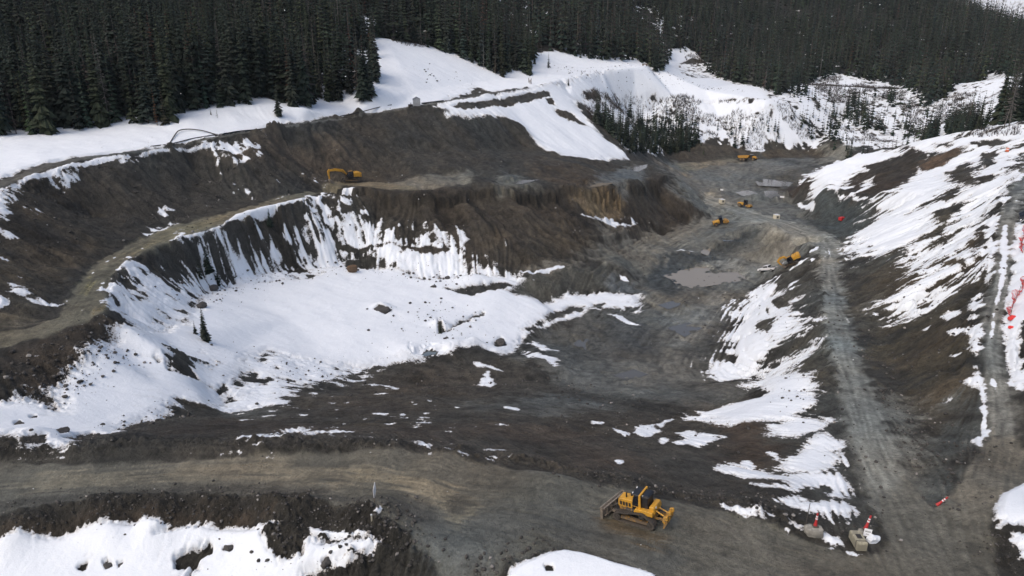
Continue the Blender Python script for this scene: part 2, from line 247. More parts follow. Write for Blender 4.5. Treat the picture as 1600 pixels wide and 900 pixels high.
# snow: (outline, edge width m, streak, speckle, bias, solid snow depth m)
SNOW = [
 ([(-260,345),(0,281),(20,272),(68,256),(135,244),(236,232),(270,227),(304,219),(355,210),(422,198),(473,191),(540,178),(641,167),(692,158),(726,149),(750,145),(817,137),(868,125),(935,111),(1010,103),(1060,100),(1500,-30),(1560,-60),(-300,-60)], 1.5, .1, .15, .1, .35),
 ([(862,138),(905,122),(935,113),(1010,105),(1060,98),(1300,60),(1640,60),(1640,190),(1600,198),(1540,211),(1470,220),(1400,229),(1350,236),(1290,226),(1225,229),(1150,231),(1060,234),(1000,238),(978,243),(960,215),(930,182),(905,160)], 2.5, .55, 1.05, -1.05, .2),
 ([(855,138),(905,120),(935,112),(1010,104),(1060,98),(1062,121),(1127,125),(1168,134),(1198,145),(1203,156),(1120,158),(1060,156),(1020,148),(960,146),(930,150),(900,158),(880,150)], 3, .2, .5, .45, .35),
 (T(3,[(430,450),(480,470),(560,560),(622,650),(580,660),(500,680),(470,640),(430,560)]), 2.5, .4, .5, .35, .3), (T(3,[(500,420),(560,420),(620,430),(660,490),(740,570),(860,660),(850,680),(780,670),(660,600),(560,520)]), 2.5, .4, .5, .3, .3),
 (T(3,[(910,490),(1000,570),(1090,640),(1040,645),(960,590)]), 2.5, .5, .6, .25, .25), (T(3,[(1190,480),(1260,470),(1280,540),(1230,630),(1205,600)]), 2.5, .5, .6, .2, .25), (T(3,[(1340,420),(1400,430),(1460,490),(1440,520),(1360,470)]), 2.5, .5, .6, .2, .25), (T(3,[(250,640),(330,600),(400,620),(400,700),(340,700)]), 2, .5, .7, .25, .2), (T(3,[(740,350),(860,380),(860,420),(740,420)]), 2, .5, .8, .2, .2), (T(3,[(590,385),(700,400),(740,430),(640,440)]), 2, .5, .8, .1, .2), (T(3,[(1445,350),(1500,370),(1480,430),(1450,440)]), 2, .5, .7, .2, .2), (T(3,[(1000,410),(1070,440),(1140,540),(1130,600),(1060,520)]), 2.5, .5, 1.0, .0, .2),
 (T(2,[(1120,430),(1330,420),(1599,440),(1640,480),(1500,520),(1330,500),(1180,540)]), 2.5, .5, 1.0, .1, .2), (T(3,[(0,450),(200,460),(420,470),(430,500),(200,560),(0,540)]), 2.5, .5, 1.0, .15, .2), (T(3,[(150,580),(200,570),(260,640),(190,670)]), 2, .5, 1.0, .1, .2),
 (T(2,[(480,478),(580,455),(750,430),(860,410),(930,395),(1000,380),(1080,430),(1110,500),(1150,560),(1230,640),(1290,690),(1335,742),(1200,738),(1050,722),(960,692),(900,645),(850,592),(790,552),(740,537),(640,547),(500,545),(495,520),(440,497)]), 3, .35, .2, .1, .3),
 (T(1,[(0,890),(60,850),(130,815),(300,765),(420,735),(600,715),(800,685),(1000,655),(1000,664),(800,697),(600,724),(420,758),(300,788),(130,832),(60,872),(-20,920)]), .8, .1, .3, .15, .15),
 ([(824,137),(868,129.5),(935,113.5),(1010,104.5),(1010,100.5),(935,108.5),(868,122),(824,131)], 1.5, .2, .8, .3, .2),
 (T(1,[(200,805),(330,775),(360,800),(300,835),(230,840)]), 2, .8, .8, -.2, .05),
 (T(1,[(560,725),(650,715),(640,745),(580,765)]), 2, .8, .8, -.3, .05),
 (T(1,[(1000,670),(1150,650),(1215,680),(1195,702),(1050,712),(1000,750),(985,770),(1030,720)]), 2, .7, 1.3, -.5, .04),
 (T(1,[(1090,745),(1220,715),(1220,735),(1100,760)]), 2, .9, .8, -.4, .05),
 (T(4,[(-10,-10),(60,-15),(15,40),(50,110),(85,165),(40,140),(-10,110)]), 2, .8, .6, .1, .1),
 (T(4,[(-10,150),(40,200),(60,230),(20,230),(-10,215)]), 2, .8, .8, -.2, .05),
 (T(4,[(-20,465),(30,490),(42,520),(0,532),(-20,530)]), .6, .1, .2, .3, .2),
 (T(4,[(130,495),(290,520),(280,530),(150,512)]), .8, .6, .5, .1, .1),
 (T(4,[(60,440),(130,470),(100,480),(40,455)]), 1, .8, .8, -.2, .05),
 (T(4,[(700,80),(760,65),(780,100),(740,105),(700,95)]), 1.5, .6, 1.4, -.8, .04),
 (T(4,[(660,190),(720,150),(740,160),(680,210)]), 1.5, .6, 1.4, -.6, .04),
 (T(4,[(780,226),(850,205),(950,188),(1030,155),(1090,103),(1200,73),(1400,28),(1425,35),(1300,70),(1150,108),(1070,147),(1000,172),(930,197),(830,222)]), .7, .1, .3, .25, .25),
 ([(500,299),(552,292),(556,294),(520,298),(503,302)], .5, .1, .3, .3, .2),
 # the snow basin
 ([(-80,640),(0,628),(30,622),(60,630),(86,643),(91,625),(82,612),(95,597),(135,567),(128,553),(169,540),(233,516),(263,503),(290,506),(314,465),(341,452),(388,442),(473,435),(540,411),(611,418),(665,436),(739,428),(783,433),(816,435),(812,446),(790,452),(807,459),(834,469),(885,457),(935,457),(999,461),(998,489),(966,482),(918,484),(901,496),(868,503),(834,516),(817,530),(804,550),(777,551),(750,541),(733,541),(699,553),(648,563),(581,570),(530,575),(480,566),(422,549),(382,567),(358,612),(324,633),(253,650),(189,663),(186,677),(135,684),(105,694),(37,697),(27,684),(0,679),(-80,690)], 2.2, .22, .28, .2, .45),
 ([(186,462),(215,428),(250,402),(290,394),(330,396),(350,380),(400,374),(450,367),(478,340),(492,316),(508,306),(540,332),(575,345),(560,400),(540,415),(473,436),(341,453),(290,507),(233,517),(190,490)], 5, 1.0, 1.25, -.55, .06),
 ([(188,466),(235,440),(290,416),(330,418),(350,405),(400,398),(440,388),(478,380),(500,345),(530,360),(560,385),(545,415),(473,437),(341,454),(290,508),(233,518),(190,492)], 6, .9, 1.0, -.05, .08),
 (T(4,[(540,475),(720,430),(830,480),(930,500),(860,615),(690,645),(580,580)]), 4, .7, 1.0, .1, .12), (T(4,[(1040,300),(1150,330),(1300,340),(1400,395),(1010,455),(960,470)]), 4, .7, .9, .05, .1),
 ([(545,338),(580,346),(612,362),(650,352),(690,362),(705,374),(742,394),(775,430),(740,429),(665,436),(611,419),(540,404)], 4, 1.1, .8, -.5, .07),
 (T(5,[(240,270),(520,260),(600,330),(700,360),(740,390),(620,385),(400,405),(300,370)]), 3, 1.0, .4, .1, .1), (T(5,[(-20,130),(60,120),(130,180),(240,240),(130,300),(-20,280)]), 3, .9, .7, .1, .1),
 (T(5,[(540,148),(610,215),(570,232),(555,190)]), 1, .5, .3, .2, .1),
 (T(4,[(1130,790),(1250,728),(1610,800),(1640,830),(1500,900),(1300,905),(1150,850)]), 3, .8, 1.0, .12, .15),
 (T(7,[(1060,60),(990,30),(1200,-10),(1400,-20),(1460,0),(1310,70),(1325,110),(1240,110),(1080,125)]), 2, .6, .8, .2, .15),
 (T(7,[(1340,150),(1480,125),(1600,150),(1700,155),(1960,165),(1700,190),(1600,180),(1450,165)]), 7, .5, 1.1, -.75, .04),
 (T(8,[(0,150),(200,160),(360,158),(450,190),(380,212),(230,183),(0,187)]), 7, .5, 1.1, -.7, .04),
 (T(7,[(1100,262),(1300,235),(1599,232),(1599,250),(1300,275),(1150,290)]), 6, .3, 1.1, -.85, .04),
 (T(8,[(0,235),(200,240),(420,290),(540,310),(420,318),(280,290),(0,265)]), 6, .3, 1.1, -.9, .04),
 (T(8,[(1170,188),(1222,196),(1215,203),(1172,200)]), .6, .2, .4, .4, .1), (T(8,[(1370,212),(1450,202),(1482,235),(1410,255),(1375,240)]), .6, .3, .4, .3, .15),
 (T(8,[(1470,200),(1540,163),(1552,172),(1490,210)]), .6, .2, .4, .3, .1), (T(8,[(1275,218),(1300,222),(1345,245),(1320,252)]), .6, .3, .4, .3, .1),
 (T(8,[(1478,275),(1508,262),(1520,275),(1498,292)]), .6, .2, .4, .3, .1), (T(8,[(765,128),(830,130),(825,138),(770,136)]), .5, .2, .3, .4, .1),
 (T(8,[(1550,280),(1620,268),(1640,285),(1560,292)]), .6, .3, .4, .3, .1), (T(8,[(1284,365),(1305,368),(1300,380),(1286,378)]), .4, .2, .4, .3, .1),
 (T(5,[(620,790),(700,800),(760,830),(700,815),(640,812)]), .6, .4, .6, .2, .1), (T(5,[(690,835),(730,890),(700,900),(640,890)]), .6, .6, .6, .1, .1),
 (T(5,[(820,742),(900,738),(1010,770),(1000,800),(940,775),(870,755)]), 1, .9, .7, .0, .08), (T(5,[(840,690),(900,690),(1000,740),(940,740)]), 1, .9, .7, -.05, .08),
 (T(5,[(1240,575),(1310,573),(1392,612),(1330,600)]), .6, .4, .3, .2, .1), (T(5,[(1120,85),(1280,108),(1388,125),(1350,148),(1270,150),(1220,120)]), 1, .6, .7, .15, .1),
 (T(5,[(838,381),(1040,349),(1042,357),(850,388)]), .5, .1, .3, .4, .2), (T(5,[(1300,388),(1318,395),(1338,422),(1310,415)]), .5, .1, .2, .4, .2), (T(5,[(1545,272),(1640,276),(1600,284)]), .5, .1, .3, .3, .1),
 # embankment beside the pit road
 (T(6,[(100,815),(240,700),(200,670),(260,600),(230,555),(310,500),(350,450),(470,430),(485,480),(420,550),(500,540),(560,570),(612,610),(600,655),(480,705),(400,765),(625,712),(560,785),(480,830),(585,880),(560,905),(400,905),(330,850),(180,870),(120,835)]), 2.6, 1.15, .45, .0, .2),
 (T(6,[(360,440),(440,395),(460,390),(380,435)]), .6, .1, .3, .4, .2), (T(6,[(520,410),(560,400),(550,420),(515,430)]), .7, .3, .3, .25, .1), (T(6,[(510,460),(580,440),(560,455),(515,470)]), .7, .3, .3, .3, .1), (T(6,[(505,518),(575,505),(520,525)]), .6, .4, .3, .2, .1),
 (T(6,[(550,318),(606,295),(600,303),(545,330)]), .6, .1, .2, .4, .2), (T(6,[(606,310),(636,300),(620,312)]), .5, .1, .2, .4, .15), (T(6,[(605,265),(650,252),(640,268),(612,272)]), .5, .1, .2, .4, .15), (T(6,[(515,345),(545,325),(520,352)]), .5, .1, .2, .3, .15),
 (T(9,[(380,-10),(600,-10),(625,65),(610,122),(540,150),(685,180),(660,212),(560,250),(430,235),(440,200),(510,180),(300,180),(240,203),(95,140),(350,90),(405,40)]), 1.6, .6, .3, .3, .25),
 (T(9,[(600,300),(640,245),(740,278),(742,312),(700,330),(722,362),(690,402),(620,440),(740,450),(768,482),(730,532),(690,490),(580,490),(560,560),(690,562),(806,592),(780,617),(680,622),(570,602),(540,582),(470,550),(560,530),(350,480),(540,510),(500,470),(195,420),(230,380),(400,420),(505,460),(600,430),(485,400),(535,350)]), 1.3, .45, .4, .3, .22),
 (T(9,[(0,230),(80,238),(222,252),(170,280),(90,303),(0,283)]), 1, .6, .6, .2, .12), (T(9,[(10,138),(120,160),(235,182),(230,202),(100,192),(20,160)]), .9, .7, .5, .1, .1), (T(9,[(300,370),(325,365),(345,408),(310,405)]), .6, .3, .4, .3, .1),
 (T(9,[(415,320),(450,330),(482,378),(440,360)]), .8, .6, .5, .1, .1), (T(9,[(230,585),(330,592),(455,608),(380,625),(300,605)]), .8, .5, .6, .1, .1), (T(9,[(500,622),(530,640),(585,665),(578,688),(540,660)]), .5, .2, .4, .3, .15),
 (T(9,[(668,702),(740,715),(772,752),(735,742),(690,728)]), .5, .2, .4, .3, .15), (T(9,[(790,790),(860,800),(820,810)]), .5, .4, .4, .2, .1), (T(9,[(740,320),(760,340),(785,390),(770,380)]), .4, .4, .5, .2, .1), (T(9,[(680,770),(720,765),(710,780)]), .4, .5, .6, -.1, .1), (T(9,[(495,680),(520,690),(510,710)]), .4, .5, .6, 0, .1),
 # right mound
 (T(3,[(570,832),(700,760),(850,700),(970,690),(1045,710),(1000,740),(960,762),(830,800),(740,872),(620,905)]), 3.5, .9, .35, .22, .2),
 (T(3,[(600,900),(740,872),(830,860),(900,835),(880,870),(780,910)]), 2.5, .7, .3, .2, .2), (T(3,[(1010,870),(1160,710),(1150,760),(1080,830)]), 2, .8, .3, .0, .1),
 (T(3,[(1060,672),(1100,655),(1300,635),(1470,600),(1620,575),(1640,640),(1500,680),(1400,700),(1200,702),(1120,690)]), 4, .6, .5, .25, .25),
 (T(6,[(765,262),(838,190),(930,108),(975,90),(890,82),(905,40),(960,25),(1020,-30),(1180,-150),(1330,-190),(1440,-200),(1420,-150),(1340,-60),(1270,-20),(1100,80),(1330,22),(1200,92),(1180,150),(1225,160),(1060,232),(1000,262),(920,312),(880,280),(800,308)]), 5, 1.1, .55, .05, .22),
 (T(6,[(1290,60),(1340,-60),(1440,-170),(1570,-200),(1600,-120),(1560,-20),(1510,0),(1490,60),(1400,130),(1360,165),(1330,282),(1400,328),(1385,372),(1240,392),(1175,462),(1270,442),(1150,542),(1010,582),(960,545),(953,490),(1110,420),(1120,380),(1180,330),(1240,330),(1110,282),(1050,262),(1180,232),(1245,210),(1230,170)]), 5, 1.1, .55, .05, .22),
 (T(6,[(600,0),(720,-20),(830,10),(740,12)]), 1.2, .6, .3, .2, .15), (T(6,[(800,10),(890,8),(860,22)]), 1, .6, .3, .2, .1),
 (T(6,[(1228,562),(1280,533),(1304,560),(1245,592)]), .8, .3, .4, .3, .15), (T(6,[(1245,637),(1285,622),(1325,622),(1300,642),(1260,648)]), .6, .2, .3, .4, .15), (T(6,[(1130,632),(1165,615),(1150,635)]), .5, .3, .3, .2, .1), (T(6,[(1265,745),(1310,733),(1280,750)]), .5, .3, .3, .3, .1), (T(6,[(900,540),(940,540),(910,550)]), .4, .3, .3, .2, .1),
 (T(6,[(550,52),(600,58),(628,68),(622,88),(592,82)]), .7, .1, .2, .4, .2),
 (T(6,[(1338,505),(1375,435),(1412,450),(1385,560),(1388,700),(1388,860),(1410,910),(1385,890),(1368,740),(1350,610)]), .9, .2, .8, .12, .15),
 (T(6,[(1440,110),(1478,95),(1462,300),(1445,430),(1425,400),(1435,290),(1410,200)]), .9, .2, .8, .1, .15), (T(6,[(1480,60),(1560,-60),(1600,-90),(1600,-70),(1500,80)]), .9, .2, .8, .2, .15),
 (T(6,[(1572,140),(1640,135),(1640,560),(1605,600),(1575,700),(1599,830),(1640,920),(1545,865),(1512,740),(1502,600),(1522,480),(1545,400),(1555,250)]), .9, .2, .5, .25, .25),
 (T(6,[(1492,200),(1505,155),(1520,150),(1532,260),(1512,420),(1490,500),(1468,524),(1464,500),(1485,390)]), .5, .3, .4, .2, .04), (T(6,[(1452,560),(1464,560),(1458,680),(1478,800),(1462,800),(1446,690)]), .4, .5, .6, .0, .03),
 (T(9,[(1440,-40),(1455,-40),(1478,60),(1462,60)]), .3, .6, .7, -.1, .03), (T(9,[(1400,0),(1410,0),(1425,120),(1430,250),(1412,250)]), .3, .4, .9, -.1, .05), (T(9,[(1375,255),(1400,250),(1400,300),(1380,295)]), .4, .3, .5, .1, .1), (T(9,[(1530,5),(1599,0),(1620,30),(1560,40)]), .5, .4, .5, .1, .1),
 (T(9,[(1468,600),(1510,520),(1600,472),(1660,460),(1660,640),(1540,672),(1475,688),(1500,648),(1472,645)]), .6, .05, .12, .35, .4), (T(9,[(1528,742),(1552,703),(1640,720),(1660,810),(1580,812),(1570,768)]), .6, .1, .3, .3, .3),
 # foreground
 (T(7,[(-150,770),(0,742),(150,717),(400,682),(660,646),(750,648),(772,668),(725,702),(800,690),(870,666),(1000,682),(1070,692),(1290,664),(1225,700),(1240,760),(1290,790),(1305,842),(1400,802),(1435,742),(1620,738),(1760,745),(1720,790),(1600,800),(1520,850),(1400,890),(1390,1100),(-150,1100)]), .7, .06, .16, .3, .4),
 (T(7,[(1418,672),(1520,690),(1630,700),(1740,725),(1620,722),(1440,712)]), .4, .05, .2, .3, .3), (T(8,[(0,740),(62,755),(50,792),(-20,805)]), .4, .1, .2, .3, .3), (T(8,[(-40,822),(82,818),(20,852),(-40,850)]), .4, .1, .2, .3, .3), (T(8,[(120,700),(190,738),(150,742)]), .4, .1, .3, .2, .2),
 (T(8,[(798,884),(860,850),(960,808),(1040,788),(1120,800),(1280,850),(1450,900),(1560,1000),(760,1000)]), .5, .03, .1, .4, .45),
 (T(8,[(150,600),(190,572),(205,590),(180,620),(150,615)]), .3, .2, .7, .2, .15), (T(8,[(60,590),(110,585),(105,605),(70,605)]), .3, .2, .8, .1, .15), (T(8,[(148,785),(190,775),(185,790)]), .3, .2, .8, 0, .1),
]
BARE = [                                                     # ground showing through the snow: (outline, edge, speckle)
 (T(5,[(-20,215),(130,258),(180,238),(260,236),(340,240),(400,226),(440,240),(515,258),(515,268),(400,290),(340,262),(170,252),(90,278),(-20,245)]), .7, .7), (T(5,[(150,270),(180,275),(225,330),(200,340)]), 1, 1.2),
 (T(2,[(520,490),(560,478),(640,474),(760,454),(880,428),(970,423),(978,446),(900,466),(760,492),(600,509),(550,506)]), 1, .3),
 (T(2,[(1000,508),(1070,518),(1115,560),(1150,585),(1080,567),(1010,532)]), 1.5, .4), (T(2,[(955,455),(985,458),(1000,490),(970,480)]), 1, .6), (T(2,[(1130,430),(1205,430),(1210,460),(1150,465)]), 2, .6),
 (T(2,[(560,450),(640,405),(690,420),(640,440),(580,455)]), 1.5, .9),
 (T(4,[(755,770),(820,745),(880,770),(918,832),(870,857),(800,800)]), 1.5, 1.0), (T(5,[(165,545),(180,525),(242,553),(212,568)]), .5, .2), (T(5,[(455,588),(492,650),(460,660)]), .5, .3),
 (T(5,[(498,452),(600,437),(745,422),(805,430),(720,457),(600,480),(520,462)]), 1.0, .5), (T(5,[(715,702),(750,678),(772,715),(730,722)]), .6, .4), (T(5,[(600,582),(660,560),(665,570),(500,645),(520,620)]), .7, .8),
 (T(5,[(870,650),(1000,590),(1140,550),(1130,530),(1080,530),(980,560),(900,630)]), 1.5, .5), (T(5,[(1170,520),(1230,515),(1225,545),(1160,540)]), 1, .5), (T(5,[(1320,540),(1390,530),(1390,550),(1330,555)]), 1, .6),
 (T(7,[(770,112),(860,100),(1000,120),(1040,150),(980,180),(880,170)]), 1.2, .9), (T(7,[(690,190),(830,183),(855,212),(740,212)]), .8, .9), (T(7,[(90,262),(130,243),(210,250),(200,275),(110,290)]), .5, .4), (T(7,[(70,200),(90,195),(105,212),(75,216)]), .3, .2), (T(7,[(145,172),(162,170),(165,180),(148,181)]), .3, .2),
 (T(7,[(270,235),(300,232),(300,250),(280,250)]), .3, .2), (T(7,[(310,265),(420,245),(560,255),(640,235),(740,235),(680,255),(560,272),(400,275)]), .6, .7),
 (T(7,[(815,820),(890,780),(975,757),(978,795),(900,840),(842,858)]), .35, .9), (T(7,[(478,840),(500,830),(528,865),(490,882)]), .2, .4), (T(7,[(545,848),(575,845),(552,872)]), .2, .3), (T(7,[(1038,788),(1078,768),(1072,792)]), .2, .3), (T(7,[(365,870),(400,850),(390,880)]), .2, .8), (T(7,[(1490,835),(1520,820),(1535,850),(1500,858)]), .2, .3),
 (T(7,[(1225,690),(1300,665),(1430,670),(1430,740),(1400,805),(1310,840),(1280,790),(1240,770)]), .4, .5),
 (T(8,[(948,868),(985,872),(990,888),(960,892)]), .15, .4),
 (T(3,[(1240,800),(1340,758),(1385,840),(1330,870),(1260,840)]), 3, .5), (T(3,[(1100,760),(1180,720),(1300,690),(1320,712),(1220,770),(1120,790)]), 2, .4), (T(3,[(1380,830),(1480,810),(1430,850),(1390,870)]), 2, .5), (T(3,[(1400,720),(1480,700),(1440,775),(1400,770)]), 2, .5), (T(3,[(1360,670),(1480,640),(1560,650),(1440,685)]), 2, .5), (T(3,[(1180,668),(1260,655),(1270,672),(1190,680)]), 2, .4),
 (T(3,[(1500,870),(1560,840),(1600,850),(1540,900)]), 1.5, .6), (T(3,[(850,770),(960,740),(1050,720),(1160,710),(1080,820),(1010,870),(920,850)]), 2, .5),
 (T(3,[(740,880),(830,850),(860,870),(780,895)]), 1.5, .5), (T(3,[(612,450),(640,460),(662,500),(640,500)]), 2, .4),
 (T(9,[(600,490),(690,490),(720,530),(660,555),(610,540),(570,520)]), .7, 1.0), (T(6,[(370,600),(440,590),(420,660),(370,650)]), 1, .8), (T(6,[(150,735),(260,735),(250,770),(190,775)]), 1, .9),
 (T(6,[(1210,330),(1330,322),(1330,345),(1220,348)]), 1, .4), (T(6,[(1170,90),(1330,20),(1260,130),(1235,165),(1180,150)]), 2, .4), (T(6,[(1190,450),(1270,430),(1240,455)]), .8, .5),
 (T(7,[(1020,15),(1045,10),(1060,40),(1010,45)]), .5, .5),
]
# roads: name, outline, centre line
ROADS = [
 ('haul_road', [(-300,714),(0,718),(150,727),(270,720),(400,711),(540,706),(665,709),(800,731),(935,757),(1070,787),(1127,799),(1229,832),(1330,866),(1375,862),(1392,846),(1374,805),(1350,748),(1411,731),(1442,778),(1462,795),(1475,783),(1516,731),(1546,680),(1590,680),(1610,720),(1640,750),(1590,770),(1556,790),(1548,830),(1560,870),(1580,960),(1300,980),(1030,905),(960,872),(880,852),(830,870),(790,880),(760,960),(700,930),(680,880),(640,835),(560,785),(473,773),(304,770),(152,775),(101,783),(0,804),(-300,840)],
   [[(-300,765),(0,762),(270,742),(540,738),(800,775),(1070,830),(1330,900),(1500,960)], [(1400,780),(1440,850),(1500,930),(1520,1000)], [(1570,680),(1520,760),(1480,850),(1450,930),(1440,1000)], [(1380,770),(1420,850),(1470,930)]]),
 ('pit_road', [(1374,805),(1350,748),(1327,680),(1313,596),(1303,570),(1290,509),(1283,452),(1279,418),(1281,400),(1270,382),(1229,366),(1178,347),(1127,326),(1094,306),(1096,298),(1130,314),(1180,331),(1240,348),(1300,366),(1318,385),(1311,411),(1317,462),(1327,503),(1340,553),(1354,596),(1384,664),(1411,731)],
   [[(1400,790),(1381,748),(1355,680),(1333,596),(1321,560),(1308,509),(1299,452),(1294,415),(1297,396),(1285,374),(1235,357),(1178,339),(1127,319),(1094,302)]]),
 ('access_road', [(1546,680),(1548,630),(1538,590),(1531,536),(1535,489),(1548,449),(1557,401),(1562,334),(1577,300),(1594,262),(1614,242),(1660,245),(1622,270),(1602,310),(1588,350),(1584,400),(1577,450),(1568,500),(1567,560),(1576,600),(1583,640),(1590,680)],
   [[(1568,680),(1566,640),(1557,600),(1549,548),(1551,495),(1562,450),(1570,400),(1575,340),(1590,305),(1610,262),(1640,240)]]),
 ('ridge_road', [(-300,480),(-150,370),(0,297),(30,282),(68,266),(135,249),(236,238),(304,225),(400,206),(470,196),(560,181),(648,168),(700,160),(750,150.4),(780,144.2),(800,140.2),(799,139.2),(778,143),(750,148),(700,156),(648,163),(560,177),(470,192),(400,202),(304,221),(236,233),(135,244),(68,257),(30,271),(0,283),(-150,355),(-300,460)],
   [[(-300,470),(-150,362),(0,290),(30,277),(135,247),(270,225),(400,204),(560,179),(648,166),(750,149),(800,139.7)]]),
 ('bench_track', [(-200,600),(0,520),(50,510),(95,492),(115,452),(142,415),(203,381),(263,354),(338,337),(422,313),(473,300),(520,284),(590,284),(640,290),(660,297),(600,296),(540,289),(510,297),(473,312),(405,330),(338,357),(257,381),(203,405),(175,435),(172,469),(169,489),(135,503),(68,526),(0,545),(-200,640)],
   [[(-200,620),(0,532),(60,517),(120,495),(140,460),(165,420),(220,385),(300,352),(400,322),(490,300),(560,286),(660,292)]]),
]
# tracks worn into the pit floor (direction of the mud streaks only)
TRACKS = [[(1110,330),(1160,330),(1215,330)],[(1080,270),(1130,275),(1190,268)],[(1150,310),(1200,305),(1240,320)],[(980,600),(900,560),(860,530)],[(1100,610),(1080,560),(1110,500),(1150,450)],[(1000,470),(1050,500),(1080,550)],[(1020,560),(1100,480),(1180,440)],[(1060,590),(1130,520)],[(1200,380),(1130,400),(1020,470)],[(900,600),(1000,520),(1090,470)],[(1290,372),(1200,330),(1110,290)],[(380,655),(560,655),(760,690),(980,750)],[(420,630),(640,625),(900,650),(1080,700)],[(560,600),(800,610),(1000,630)],[(1240,357),(1150,400),(1060,470),(980,560)],[(1094,302),(1060,262)],[(1180,339),(1160,300),(1168,260)],[(1290,350),(1230,330),(1150,310)],[(1120,600),(1000,580),(880,570)],[(1190,430),(1120,480),(1060,560)],[(960,380),(1020,370),(1100,350),(1180,345)],[(850,430),(950,410),(985,380)],[(600,285),(700,280),(760,280)],[(500,640),(700,640),(900,650),(1050,690)]]
def lin(r, g, b): return np.array([((c/255+.055)/1.055)**2.4 if c > 10 else c/3294 for c in (r, g, b)], np.float32)
